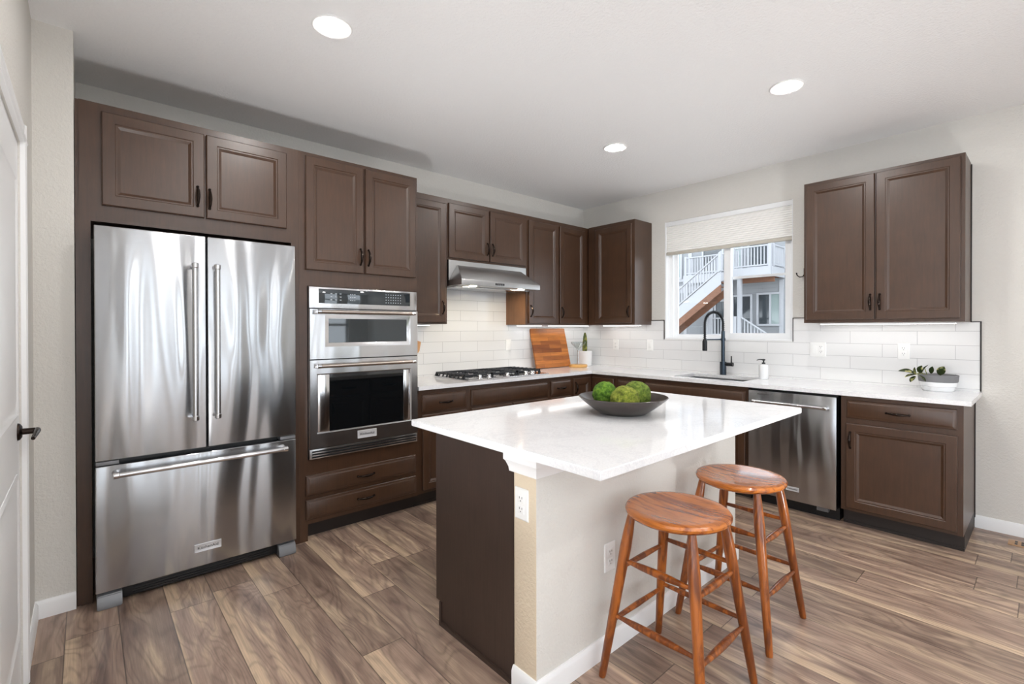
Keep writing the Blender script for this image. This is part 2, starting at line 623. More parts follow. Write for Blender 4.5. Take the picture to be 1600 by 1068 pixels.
def text_into(bm, s, size, T, mat=0, depth=0.0006):
    """lettering s: centred at local (0,0); T maps (x, out, y)"""
    cu = bpy.data.curves.new('lettering', 'FONT')
    cu.body = s
    cu.size = size
    cu.align_x = 'CENTER'
    cu.align_y = 'CENTER'
    cu.extrude = depth
    cu.resolution_u = 3
    o = bpy.data.objects.new('lettering', cu)
    COL.objects.link(o)
    bpy.context.view_layer.update()
    me = bpy.data.meshes.new_from_object(o.evaluated_get(bpy.context.evaluated_depsgraph_get()))
    bpy.data.objects.remove(o)
    vm = [bm.verts.new(T(v.co.x, v.co.z, v.co.y)) for v in me.vertices]
    for p in me.polygons:
        try:
            bm.faces.new([vm[i] for i in p.vertices]).material_index = mat
        except ValueError:
            pass
    bpy.data.meshes.remove(me)


def set_tags(o, label=None, cat=None, group=None, kind=None):
    if label:
        o['label'] = label
    if cat:
        o['category'] = cat
    if group:
        o['group'] = group
    if kind:
        o['kind'] = kind


def world_org(o):
    v = Vector(o.location)
    p = o.parent
    while p:
        v += Vector(p.location)
        p = p.parent
    return v


def put(name, bm, mats, parent=None, label=None, cat=None, group=None, kind=None, angle=32, recalc=True):
    """link the bmesh (built in world coordinates) as ONE object"""
    if recalc:
        bmesh.ops.recalc_face_normals(bm, faces=bm.faces[:])
    if parent:
        org = world_org(parent)
    else:
        xs = [v.co for v in bm.verts]
        org = Vector(((min(v.x for v in xs) + max(v.x for v in xs)) / 2, (min(v.y for v in xs) + max(v.y for v in xs)) / 2, min(v.z for v in xs)))
    bmesh.ops.translate(bm, verts=bm.verts[:], vec=-org)
    me = bpy.data.meshes.new(name)
    bm.to_mesh(me)
    bm.free()
    for m in (mats if isinstance(mats, (list, tuple)) else [mats]):
        me.materials.append(m)
    if len(me.polygons):
        me.polygons.foreach_set('use_smooth', [True] * len(me.polygons))
        me.set_sharp_from_angle(angle=math.radians(angle))
    o = bpy.data.objects.new(name, me)
    COL.objects.link(o)
    if parent:
        o.parent = parent
    else:
        o.location = org
    set_tags(o, label, cat, group, kind)
    return o


def thing(name, loc, label, cat, group=None):
    o = bpy.data.objects.new(name, None)
    o.empty_display_size = 0.1
    COL.objects.link(o)
    o.location = loc
    set_tags(o, label, cat, group)
    return o


def copy_tree(o, parent=None):
    c = o.copy()
    COL.objects.link(c)
    if parent:
        c.parent = parent
    for ch in list(o.children):
        copy_tree(ch, c)
    return c


# ------------------------------------------------------------------ room shell
CEIL = 2.7575
XR, YF = 7.2, -8.2          # far right wall and far wall behind the viewer


def simple(name, boxes, mat, **kw):
    bm = new()
    for b in boxes:
        box(bm, *b)
    return put(name, bm, mat, kind='structure', **kw)


simple('floor', [(-0.2, XR + 0.2, YF - 0.2, 0.2, -0.1, 0.0)], M['floor'])
simple('ceiling', [(-0.2, XR + 0.2, YF - 0.2, 0.2, CEIL, CEIL + 0.1)], M['ceiling'])
simple('sky_blocker_above', [(-14, XR + 0.15, YF - 0.15, 0.15, CEIL + 0.11, 28.0)], M['blocker_siding'])  # unseen mass, added to keep sky light off the neighbouring house
simple('wall_left', [(-0.15, 0.0, -4.76, 0.0, 0, CEIL)], M['wall'])
WX0, WX1, WZ0, WZ1 = 1.0826, 2.279, 1.2274, 2.4262
simple('wall_back', [(-0.15, WX0, 0, 0.15, 0, CEIL), (WX1, XR + 0.15, 0, 0.15, 0, CEIL), (WX0, WX1, 0, 0.15, 0, WZ0), (WX0, WX1, 0, 0.15, WZ1, CEIL)], M['wall'])
simple('wall_return', [(0.0, 0.6263, -4.648, -4.506, 0, CEIL)], M['wall'])
# door wall with its opening
DX0, DX1, DZ = 1.175, 1.985, 2.035
simple('wall_pantry', [(0.0, DX0, -4.76, -4.648, 0, CEIL), (DX1, 2.6, -4.76, -4.648, 0, CEIL), (DX0, DX1, -4.76, -4.648, DZ, CEIL)], M['wall'])
simple('wall_near', [(2.48, 2.6, YF, -4.76, 0, CEIL)], M['wall'])
# right wall with three tall windows, wall behind the viewer with an added patio opening

def wall_holes_x(x0, x1, y0, y1, holes, z0, z1):
    out = []
    cur = y0
    for a, b in sorted(holes):
        out.append((x0, x1, cur, a, 0, CEIL))
        out.append((x0, x1, a, b, 0, z0))
        out.append((x0, x1, a, b, z1, CEIL))
        cur = b
    out.append((x0, x1, cur, y1, 0, CEIL))
    return out


simple('wall_right', wall_holes_x(XR, XR + 0.15, YF, 0.0, RW, RZ[0], RZ[1]), M['wall'])
simple('wall_front', [(2.48, PO[0], YF - 0.15, YF, 0, CEIL), (PO[1], XR + 0.15, YF - 0.15, YF, 0, CEIL), (PO[0], PO[1], YF - 0.15, YF, 2.4, CEIL)], M['wall'])


def baseboard(name, T, u0, u1, h=0.082):
    bm = new()
    prism(bm, [(0.0, 0.0), (0.013, 0.0), (0.013, h - 0.018), (0.009, h - 0.008), (0.005, h), (0.0, h)], u0, u1, lambda a, b, c: T(c, a, b))
    return put(name, bm, M['white'], kind='structure')


baseboard('baseboard_return', lambda u, d, z: (0.6263 + d, u, z), -4.648, -4.506)
baseboard('baseboard_pantry', lambda u, d, z: (u, -4.648 + d, z), 0.64, DX0 - 0.075)
baseboard('baseboard_back', BWALL, 3.393, XR)
baseboard('baseboard_right', lambda u, d, z: (XR - d, u, z), YF, 0)

# added windows beyond the frame (right wall, behind the viewer), sized for daylight
wn = 2
for a, b in RW:
    bm = new()
    for q in ((a, a + 0.05, *RZ), (b - 0.05, b, *RZ), (a, b, RZ[0], RZ[0] + 0.05), (a, b, RZ[1] - 0.05, RZ[1]), (a, b, 1.40, 1.45)):
        box(bm, XR + 0.05, XR + 0.11, q[0], q[1], q[2], q[3])
    w = put('window_%d' % wn, bm, M['vinyl'], kind='structure')
    bm = new()
    box(bm, XR + 0.078, XR + 0.082, a + 0.05, b - 0.05, RZ[0] + 0.05, RZ[1] - 0.05)
    put('pane', bm, M['pane'], parent=w)
    wn += 1
bm = new()
for q in ((PO[0], PO[0] + 0.08, 0, 2.4), (4.2, 4.3, 0, 2.4), (5.5, 5.6, 0, 2.4), (PO[1] - 0.08, PO[1], 0, 2.4), (PO[0], PO[1], 2.32, 2.4), (PO[0], PO[1], 0, 0.08)):
    box(bm, q[0], q[1], YF - 0.1, YF - 0.05, q[2], q[3])
w = put('window_7', bm, M['vinyl'], kind='structure')
bm = new()
box(bm, PO[0] + 0.08, PO[1] - 0.08, YF - 0.078, YF - 0.074, 0.08, 2.32)
put('pane', bm, M['pane'], parent=w)

# door, its casing and lever
bm = new()
DY = -4.654
dT = lambda u, d, z: (u, DY + d, z)
box(bm, DX0 + 0.003, DX1 - 0.003, -0.034, 0.0, 0.008, DZ - 0.003, dT)
door = put('door_1', bm, M['white'], kind='structure')
for (a, b) in ((0.22, 0.82), (1.02, 1.88)):
    bm = new()
    rings(bm, DX0 + 0.11, DX1 - 0.11, a, b, [(0, -0.002), (0.0, 0.002), (0.012, 0.006), (0.022, 0.001), (0.045, 0.001), (0.07, 0.006)], dT)
    put('door_panel', bm, M['white'], parent=door)
bm = new()
hx, hz = DX0 + 0.06, 0.962
lathe(bm, [(0.0, 0.012), (0.02, 0.012), (0.03, 0.006), (0.032, 0.0), (0.0, -0.001)], (hx, DY, hz), 24, axis='Y')
lathe(bm, [(0.0, 0.0), (0.012, 0.0), (0.011, 0.045), (0.0, 0.046)], (hx, DY, hz), 16, axis='Y')
tube(bm, [(hx - 0.012, DY + 0.05, hz), (hx + 0.02, DY + 0.052, hz + 0.002), (hx + 0.06, DY + 0.05, hz - 0.004), (hx + 0.105, DY + 0.046, hz - 0.012)], [0.010, 0.010, 0.008, 0.006], 12)
put('door_handle', bm, M['bronze'], parent=door, label='oil rubbed bronze lever')
bm = new()


def casing_seg(poly_pts):
    pass


prof = [(0, 0), (0.0, 0.014), (0.012, 0.018), (0.03, 0.012), (0.055, 0.014), (0.062, 0.008), (0.066, 0.0)]
prism(bm, [(DX0 - a, d) for a, d in prof], 0, DZ + 0.066, lambda a, b, c: (a, -4.648 + b, c))
prism(bm, [(DX1 + a, d) for a, d in prof], 0, DZ + 0.066, lambda a, b, c: (a, -4.648 + b, c))
prism(bm, [(DZ + a, d) for a, d in prof], DX0 - 0.066, DX1 + 0.066, lambda a, b, c: (c, -4.648 + b, a))
put('trim_1', bm, M['white'], kind='structure')

# tiled backsplash (part of the walls), with dark metal edging
TT = 0.008
simple('wall_tile_left', [(0.0, TT, -2.637, -TT, 0.9, 1.42), (0.0, TT, -2.165, -1.235, 1.42, 1.76)], M['tile_l'])
simple('wall_tile_back', [(0.0, WX0 - 0.003, -TT, 0, 0.9, 1.418), (WX0 - 0.003, WX1 + 0.003, -TT, 0, 0.9, WZ0 - 0.003), (WX1 + 0.003, 2.463, -TT, 0, 0.9, 1.418), (2.463, 3.416, -TT, 0, 0.9, 1.376)], M['tile_b'])
EB = 0.0095
simple('trim_2', [(0.93, WX0 - 0.003, -EB, 0, 1.418, 1.424), (WX0 - 0.008, WX0 - 0.002, -EB, 0, WZ0 - 0.004, 1.424), (WX1 + 0.002, WX1 + 0.008, -EB, 0, WZ0 - 0.004, 1.424),
                  (WX1 + 0.003, 2.463, -EB, 0, 1.418, 1.424), (3.37, 3.424, -EB, 0, 1.374, 1.380), (3.416, 3.424, -EB, 0, 0.912, 1.380)], M['edge'])

# kitchen window
bm = new()
FY0, FY1 = 0.055, 0.125
for q in ((WX0, WX0 + 0.055, WZ0, WZ1), (WX1 - 0.035, WX1, WZ0, WZ1), (WX0 + 0.055, WX1 - 0.035, WZ0, WZ0 + 0.03), (WX0 + 0.055, WX1 - 0.035, WZ1 - 0.04, WZ1)):
    box(bm, q[0], q[1], FY0, FY1, q[2], q[3])
box(bm, WX0, WX1, -0.004, FY0, WZ0 - 0.001, WZ0 + 0.012)          # sill ledge
box(bm, WX0, WX0 + 0.012, 0.001, FY0, WZ0, WZ1)                   # jamb liners
box(bm, WX1 - 0.006, WX1, 0.001, FY0, WZ0, WZ1)
win = put('window_1', bm, M['vinyl'], kind='structure')
bm = new()
for q in ((1.675, 1.735, WZ0 + 0.03, WZ1), (WX1 - 0.075, WX1 - 0.035, WZ0 + 0.03, WZ1), (1.735, WX1 - 0.075, WZ0 + 0.03, WZ0 + 0.065)):
    box(bm, q[0], q[1], 0.05, 0.092, q[2], q[3])
box(bm, 1.735, WX1 - 0.075, 0.098, 0.106, 1.800, 1.822)
put('sash', bm, M['vinyl'], parent=win)
bm = new()
for q in ((WX0 + 0.055, WX0 + 0.09, WZ0 + 0.03, WZ1), (1.65, 1.70, WZ0 + 0.03, WZ1), (WX0 + 0.09, 1.65, WZ0 + 0.03, WZ0 + 0.05)):
    box(bm, q[0], q[1], 0.094, 0.12, q[2], q[3])
put('sash', bm, M['vinyl'], parent=win)
bm = new()
box(bm, 1.735, WX1 - 0.075, 0.074, 0.078, WZ0 + 0.06, WZ1)
box(bm, WX0 + 0.09, 1.67, 0.106, 0.110, WZ0 + 0.05, WZ1)
put('pane', bm, M['pane'], parent=win)

# ------------------------------------------------------------------ recessed lights
def downlight(x, y, label, group=None):
    t = thing('recessed_light', (x, y, CEIL), label, 'ceiling light', group)
    bm = new()
    lathe(bm, [(0.088, 0.0), (0.092, -0.004), (0.086, -0.008), (0.068, -0.006), (0.058, -0.001)], (x, y, CEIL), 40)
    put('trim_ring', bm, M['can_trim'], parent=t)
    bm = new()
    lathe(bm, [(0.058, -0.0015), (0.056, -0.007), (0.0, -0.0075)], (x, y, CEIL), 40)
    put('lens', bm, M['lens'], parent=t)
    return t


L0 = downlight(1.483, -3.595, 'round recessed ceiling light in front of the refrigerator', 'recessed kitchen ceiling lights')
for x, y, lab in ((2.694, -1.379, 'round recessed ceiling light nearest the window wall, above the dishwasher'),
                  (1.454, -1.356, 'small looking recessed ceiling light farthest into the kitchen, near the range hood'),
                  (2.70, -3.60, 'round recessed ceiling light over the bar stools, outside the picture'),
                  (4.6, -1.37, 'added round recessed ceiling light past the end of the counter, outside the picture'),  # from here down: unseen lights added to brighten the room
                  (4.6, -3.6, 'added round recessed ceiling light beside the viewer, outside the picture'),
                  (4.6, -6.2, 'added round recessed ceiling light behind the viewer near the patio opening'),
                  (6.3, -2.6, 'added round recessed ceiling light near the tall windows, outside the picture'),
                  (6.3, -5.4, 'added round recessed ceiling light in the far room corner, outside the picture')):
    c = copy_tree(L0)
    c.location = (x, y, CEIL)
    c['label'] = lab

# unseen upward fill lights, added only to brighten the ceiling
def fill_light(x, y, label, power, aim):
    t = thing('added_fill_light', (x, y, 0), label, 'fill light', 'added fill lights')
    bm = new()
    lathe(bm, [(0.0, 0.0), (0.20, 0.0), (0.21, 0.01), (0.21, 0.195), (0.205, 0.20), (0.20, 0.195), (0.19, 0.13), (0.0, 0.12)], (x, y, 0.001), 32)
    put('can', bm, M['white'], parent=t)
    ld = bpy.data.lights.new('fill_light_bulb', 'AREA')
    ld.shape = 'DISK'
    ld.size = 0.38
    ld.energy = FILL_W * power
    ld.spread = 1.6
    ld.color = (0.97, 0.985, 1.0)
    o = bpy.data.objects.new('bulb', ld)
    COL.objects.link(o)
    o.parent = t
    o.location = (0, 0, 0.208)
    o.rotation_euler = (Vector(aim) - Vector((x, y, 0.2))).to_track_quat('-Z', 'Y').to_euler()
    return t


for x, y, pw, aim, lab in ((4.25, -2.5, 0.21, (1.7, -0.8, 2.75), 'added upward fill light right of the bar stools, outside the picture'), (5.9, -4.4, 0.8, (5.5, -4.0, 2.75), 'added upward fill light by the tall windows, outside the picture'),
                      (2.55, -4.41, 0.19, (1.2, -2.9, 2.75), 'added upward fill light by the pantry wall corner, outside the picture'), (3.6, -6.6, 0.8, (3.6, -6.0, 2.75), 'added upward fill light well behind the viewer, outside the picture')):
    fill_light(x, y, lab, pw, aim)

# ------------------------------------------------------------------ cabinet parts
DPROF = lambda d0, th=0.02: [(0, d0), (0, d0 + th - 0.004), (0.004, d0 + th), (0.050, d0 + th), (0.0535, d0 + th - 0.0035), (0.060, d0 + th - 0.0035), (0.070, d0 + th - 0.010), (0.073, d0 + th - 0.012)]
WPROF = lambda d0, th=0.02: [(0, d0), (0, d0 + th - 0.010), (0.003, d0 + th - 0.007), (0.008, d0 + th - 0.006), (0.018, d0 + th - 0.001), (0.020, d0 + th)]


def pull(parent, T, uc, zc, d0, vertical=True, half=0.052, name='handle'):
    bm = new()
    pts, rs = [], []
    N = 13
    for i in range(N):
        s = -1 + 2 * i / (N - 1)
        a = s * half
        out = 0.006 + 0.021 * (1 - abs(s) ** 2.2)
        p = (uc, d0 + out, zc + a) if vertical else (uc + a, d0 + out, zc)
        pts.append(T(*p))
        rs.append(0.0042 + 0.0052 * (1 - abs(s)) ** 0.8)
    tube(bm, pts, rs, 10)
    for s in (-1, 1):
        c = (uc, d0 + 0.004, zc + s * half) if vertical else (uc + s * half, d0 + 0.004, zc)
        bmesh.ops.create_uvsphere(bm, u_segments=10, v_segments=6, radius=0.0075, matrix=Matrix.Translation(T(*c)))
    return put(name, bm, M['bronze'], parent=parent)


def cab_door(parent, T, u0, u1, z0, z1, d0, handle=None, vert=True):
    bm = new()
    rings(bm, u0, u1, z0, z1, DPROF(d0), T)
    o = put('door', bm, M['cab'], parent=parent)
    if handle:
        pull(o, T, handle[0], handle[1], d0 + 0.02, vert)
    return o


def cab_drawer(parent, T, u0, u1, z0, z1, d0, handle=True, name='drawer'):
    bm = new()
    rings(bm, u0, u1, z0, z1, WPROF(d0), T)
    o = put(name, bm, M['cab'], parent=parent)
    if handle:
        pull(o, T, (u0 + u1) / 2, (z0 + z1) / 2 - 0.002, d0 + 0.02, False, 0.058)
    return o


G_UP, G_BASE, G_TALL = 'dark wall cabinets', 'dark base cabinets', 'tall cabinet housing'
ZT, ZB = 2.4455, 1.377

# --- surround of the refrigerator with its two top doors
t = thing('refrigerator_cabinet', (0.31, -3.98, 0), 'dark stained cabinet surround framing the refrigerator, two doors on top', 'cabinet')
bm = new()
box(bm, -4.503, -4.487, 0.003, 0.615, 0.0, ZT, LWALL)
box(bm, -4.489, -4.447, 0.003, 0.622, 0.0, ZT, LWALL)
box(bm, -3.52, -3.4755, 0.003, 0.622, 0.0, ZT, LWALL)
box(bm, -4.447, -3.52, 0.003, 0.622, 1.865, ZT, LWALL)
put('carcass', bm, M['cab'], parent=t)
cab_door(t, LWALL, -4.405, -3.976, 1.947, 2.405, 0.622, (-4.008, 2.058))
cab_door(t, LWALL, -3.966, -3.549, 1.947, 2.405, 0.622, (-3.952, 2.052))

# --- oven tower
t = thing('oven_cabinet', (0.31, -3.055, 0), 'tall dark cabinet housing the wall oven, two doors above and two drawers below', 'cabinet')
bm = new()
box(bm, -3.475, -3.425, 0.003, 0.622, 0.0, ZT, LWALL)
box(bm, -2.662, -2.6385, 0.003, 0.622, 0.105, ZT, LWALL)
box(bm, -3.425, -2.662, 0.003, 0.622, 1.607, ZT, LWALL)
box(bm, -3.425, -2.662, 0.003, 0.622, 0.105, 0.510, LWALL)
box(bm, -3.425, -2.662, 0.003, 0.02, 0.510, 1.607, LWALL)
put('carcass', bm, M['cab'], parent=t)
bm = new()
box(bm, -3.425, -2.6385, 0.05, 0.548, 0.0, 0.105, LWALL)
put('toe_kick', bm, M['toe'], parent=t)
cab_door(t, LWALL, -3.438, -3.058, 1.709, 2.421, 0.622, (-3.083, 1.819))
cab_door(t, LWALL, -3.044, -2.657, 1.709, 2.421, 0.622, (-3.026, 1.818))
cab_drawer(t, LWALL, -3.440, -2.657, 0.286, 0.413, 0.622)
cab_drawer(t, LWALL, -3.440, -2.657, 0.136, 0.259, 0.622)

# --- wall cabinets on the left wall
def wall_cab(u0, u1, z0, T, label, doors, depth=0.31, side=None, ztop=ZT, name='wall_cabinet', strip=True):
    c = T((u0 + u1) / 2, depth / 2, z0)
    t = thing(name, c, label, 'cabinet', G_UP)
    bm = new()
    box(bm, u0, u1, 0.0, depth, z0, ztop, T)
    put('carcass', bm, M['cab'], parent=t)
    for d in doors:
        cab_door(t, T, d[0], d[1], d[2], d[3], depth, d[4])
    if strip:
        bm = new()
        box(bm, u0 + 0.06, u1 - 0.06, 0.10, 0.135, z0 - 0.010, z0 - 0.0005, T)
        box(bm, u0 + 0.063, u1 - 0.063, 0.103, 0.132, z0 - 0.0115, z0 - 0.010, T, mat=1)
        put('light_strip', bm, [M['white'], M['strip']], parent=t)
    return t


wall_cab(-2.6375, -2.166, ZB, LWALL, 'narrow single-door dark wall cabinet between the oven tower and the range hood', [(-2.60, -2.187, 1.390, 2.396, (-2.222, 1.515))])
wall_cab(-2.165, -1.236, 1.928, LWALL, 'short two-door dark wall cabinet right above the range hood', [(-2.153, -1.718, 1.945, 2.408, (-1.74, 2.055)), (-1.700, -1.256, 1.945, 2.408, (-1.679, 2.055))], strip=False)
wall_cab(-1.235, -0.781, ZB, LWALL, 'dark wall cabinet right of the range hood, over the cutting board', [(-1.212, -0.792, 1.390, 2.402, (-1.193, 1.51))])
t = wall_cab(-0.780, -0.002, ZB, LWALL, 'dark corner wall cabinet on the range wall, its door meeting the room corner', [(-0.766, -0.368, 1.390, 2.402, (-0.742, 1.505))])
bm = new()
box(bm, -1.2365, -1.2352, 0.002, 0.292, ZB, 1.926, LWALL)
put('side_panel', bm, M['cab_in'], parent=[o for o in COL.objects if o.name == 'wall_cabinet.002'][0], label='warm brown unstained side panel')
# --- wall cabinets on the window wall
wall_cab(0.3315, 0.9284, ZB, BWALL, 'dark corner wall cabinet left of the kitchen window, single wide door', [(0.44, 0.900, 1.395, 2.405, (0.872, 1.51))])
t = wall_cab(2.4591, 3.3698, ZB, BWALL, 'wide two-door dark wall cabinet right of the window, standing alone', [(2.478, 2.905, 1.400, 2.424, (2.883, 1.52)), (2.915, 3.348, 1.400, 2.424, (2.937, 1.52))])
bm = new()
box(bm, 3.3698, 3.376, 0.0, 0.012, ZB, ZT - 0.01, BWALL)
put('scribe_strip', bm, M['toe'], parent=t)


# --- base cabinets
BZ0, BZ1, BD = 0.105, 0.880, 0.61


def base_cab(u0, u1, T, label, name='base_cabinet', end=None, carc=None):
    t = thing(name, T((u0 + u1) / 2, BD / 2, 0), label, 'cabinet', G_BASE)
    bm = new()
    for q in (carc or [(u0, u1, 0.012, BD, BZ0, BZ1)]):
        box(bm, *q, T)
    put('carcass', bm, M['cab'], parent=t)
    bm = new()
    box(bm, u0, u1, 0.05, 0.545, 0.0, BZ0, T)
    box(bm, u0, u1, 0.545, 0.551, 0.0, 0.018, T)
    put('toe_kick', bm, M['toe'], parent=t)
    return t


t = base_cab(-2.6375, -2.166, LWALL, 'dark base cabinet beside the oven tower, one drawer over one door')
cab_drawer(t, LWALL, -2.594, -2.189, 0.712, 0.843, BD)
cab_door(t, LWALL, -2.594, -2.189, 0.130, 0.692, BD, (-2.215, 0.60))
t = base_cab(-2.165, -1.236, LWALL, 'wide dark base cabinet directly below the gas cooktop', carc=[(-2.165, -1.236, 0.012, BD, BZ0, 0.84), (-2.165, -1.236, 0.585, BD, 0.84, BZ1)])
cab_drawer(t, LWALL, -2.138, -1.256, 0.712, 0.843, BD, False, 'false_front')
cab_door(t, LWALL, -2.138, -1.703, 0.130, 0.692, BD, (-1.725, 0.60))
cab_door(t, LWALL, -1.691, -1.256, 0.130, 0.692, BD, (-1.669, 0.60))
t = base_cab(-1.235, -0.916, LWALL, 'narrow dark base cabinet right of the cooktop with a small drawer on top')
cab_drawer(t, LWALL, -1.213, -0.935, 0.706, 0.845, BD)
cab_door(t, LWALL, -1.213, -0.935, 0.130, 0.686, BD, (-1.192, 0.60))
# corner base cabinet, L-shaped
t = thing('corner_base_cabinet', (0.3, -0.3, 0), 'L shaped dark corner base cabinet under the counter bend', 'cabinet', G_BASE)
bm = new()
prism(bm, [(0.012, -0.012), (0.012, -0.915), (BD, -0.915), (BD, -BD), (0.925, -BD), (0.925, -0.012)], BZ0, BZ1)
put('carcass', bm, M['cab'], parent=t)
bm = new()
prism(bm, [(0.05, -0.05), (0.05, -0.915), (0.545, -0.915), (0.545, -0.545), (0.925, -0.545), (0.925, -0.05)], 0, BZ0)
put('toe_kick', bm, M['toe'], parent=t)
cab_door(t, LWALL, -0.897, -0.632, 0.130, 0.845, BD, (-0.872, 0.755))
cab_door(t, BWALL, 0.632, 0.900, 0.130, 0.845, BD)
t = base_cab(0.926, 1.235, BWALL, 'narrow dark base cabinet between the corner cabinet and the sink cabinet')
cab_drawer(t, BWALL, 0.945, 1.214, 0.706, 0.845, BD)
cab_door(t, BWALL, 0.945, 1.214, 0.130, 0.686, BD, (1.19, 0.60))
t = base_cab(1.236, 2.165, BWALL, 'wide dark sink base cabinet below the faucet, long blank front', carc=[(1.236, 1.25, 0.012, BD, BZ0, BZ1), (2.15, 2.165, 0.012, BD, BZ0, BZ1), (1.25, 2.15, 0.012, BD, BZ0, 0.62), (1.25, 2.15, 0.585, BD, 0.62, BZ1)])
cab_drawer(t, BWALL, 1.252, 2.146, 0.706, 0.845, BD, False, 'false_front')
cab_door(t, BWALL, 1.252, 1.695, 0.130, 0.686, BD, (1.67, 0.60))
cab_door(t, BWALL, 1.703, 2.146, 0.130, 0.686, BD, (1.728, 0.60))
t = base_cab(2.779, 3.391, BWALL, 'dark base cabinet at the right end of the counter, beside the dishwasher')
cab_drawer(t, BWALL, 2.812, 3.363, 0.732, 0.852, BD)
cab_door(t, BWALL, 2.810, 3.365, 0.127, 0.695, BD, (2.836, 0.585))
bm = new()
box(bm, 3.391, 3.3965, 0.004, 0.012, 0.0, BZ1, BWALL)
put('scribe_strip', bm, M['toe'], parent=t)

# ------------------------------------------------------------------ worktops
ZC = 0.910
bm = new()
SX0, SX1, SY0, SY1 = 1.47, 2.09, -0.525, -0.125     # sink cut-out
CT = 0.881
for q in ((0.0085, 0.641, -2.637, -0.641), (0.0085, SX0, -0.641, -0.0085), (SX1, 3.4265, -0.641, -0.0085), (SX0, SX1, -0.641, SY0), (SX0, SX1, SY1, -0.0085)):
    box(bm, q[0], q[1], q[2], q[3], CT, ZC)
put('kitchen_worktop', bm, M['quartz'], label='white quartz worktop running L shaped along both kitchen walls', cat='countertop')
bm = new()
prism(bm, [(1.7538, -3.3366), (2.8526, -3.3366), (2.8526, -1.6251), (1.7538, -1.6251)], 0.8845, 0.914)
es = [e for e in bm.edges]
bmesh.ops.bevel(bm, geom=es, offset=0.003, segments=2, affect='EDGES')
put('island_worktop', bm, M['quartz'], label='large white quartz slab on the kitchen island', cat='countertop')

# sink
bm = new()
pr = 0.004
box(bm, SX0 - pr, SX1 + pr, SY0 - pr, SY1 + pr, 0.668, 0.672)
for q in ((SX0 - pr, SX0, SY0 - pr, SY1 + pr), (SX1, SX1 + pr, SY0 - pr, SY1 + pr), (SX0, SX1, SY0 - pr, SY0), (SX0, SX1, SY1, SY1 + pr)):
    box(bm, q[0], q[1], q[2], q[3], 0.672, 0.880)
s = put('sink', bm, M['sink'], label='stainless undermount sink sunk into the counter in front of the faucet', cat='sink')
bm = new()
lathe(bm, [(0.0, 0.006), (0.03, 0.005), (0.045, 0.002), (0.047, 0.0)], (1.72, -0.30, 0.672), 24)
put('drain', bm, M['chrome'], parent=s)

# ------------------------------------------------------------------ refrigerator
t = thing('refrigerator', (0.37, -3.983, 0), 'stainless french-door refrigerator with a bottom freezer drawer', 'refrigerator')
Y0, Y1, YM0, YM1 = -4.437, -3.529, -3.9865, -3.979
bm = new()
box(bm, Y0 + 0.012, Y1 - 0.012, 0.03, 0.64, 0.035, 1.81, LWALL, 0.004)
put('body', bm, M['dark'], parent=t)
bm = new()
box(bm, Y0 + 0.012, Y1 - 0.012, 0.641, 0.665, 0.09, 1.815, LWALL)
put('door_seal', bm, M['black'], parent=t)


def bar_handle(parent, T, p0, p1, d_face, d_bar, r=0.013, mat=None, ferr=0.026, vertical=True):
    """round bar with ferrules and curved posts at both ends. p = (u,z)"""
    bm = new()
    (u0, z0), (u1, z1) = p0, p1
    L = math.hypot(u1 - u0, z1 - z0)
    du, dz = (u1 - u0) / L, (z1 - z0) / L
    tube(bm, [T(u0 + du * ferr * 0.5, d_bar, z0 + dz * ferr * 0.5), T(u1 - du * ferr * 0.5, d_bar, z1 - dz * ferr * 0.5)], r, 18)
    for (u, z, s) in ((u0, z0, 1), (u1, z1, -1)):
        a, b = u + du * s * ferr, z + dz * s * ferr
        tube(bm, [T(u, d_bar, z), T(u + du * s * 0.003, d_bar, z + dz * s * 0.003), T(a - du * s * 0.003, d_bar, b - dz * s * 0.003), T(a, d_bar, b)], [r * 0.9, r * 1.16, r * 1.16, r], 18, mat=1)
        m = ferr * 0.5
        tube(bm, [T(u + du * s * m, d_bar, z + dz * s * m), T(u + du * s * m, (d_bar * 0.6 + d_face * 0.4), z + dz * s * m), T(u + du * s * m, d_face - 0.001, z + dz * s * m)], [r * 0.85, r * 0.8, r * 1.15], 14, mat=1)
    return put('handle', bm, [mat or M['steel_h'], M['chrome']], parent=parent)


for (a, b, hy) in ((Y0, YM0, -4.043), (YM1, Y1, -3.943)):
    bm = new()
    box(bm, a, b, 0.667, 0.7335, 0.706, 1.8306, LWALL, 0.007, seg=3)
    d = put('door', bm, M['steel'], parent=t)
    bar_handle(d, LWALL, (hy, 0.862), (hy, 1.678), 0.7335, 0.792, 0.0135)
bm = new()
box(bm, Y0, Y1, 0.667, 0.7335, 0.0774, 0.681, LWALL, 0.007, seg=3)
d = put('freezer_drawer', bm, M['steel'], parent=t)
bar_handle(d, LWALL, (-4.375, 0.643), (-3.592, 0.643), 0.7335, 0.792, 0.0135)


def brand_badge(parent, T, uc, zc, w, h, d, size):
    bm = new()
    rings(bm, uc - w / 2, uc + w / 2, zc - h / 2, zc + h / 2, [(0, d - 0.001), (0, d + 0.003), (0.002, d + 0.004), (0.004, d + 0.003)], T)
    text_into(bm, 'KitchenAid', size, lambda x, o, y: T(uc + x, d + 0.0035 + o, zc + y), 1)
    return put('badge', bm, [M['badge'], M['print']], parent=parent, label='silver brand badge')


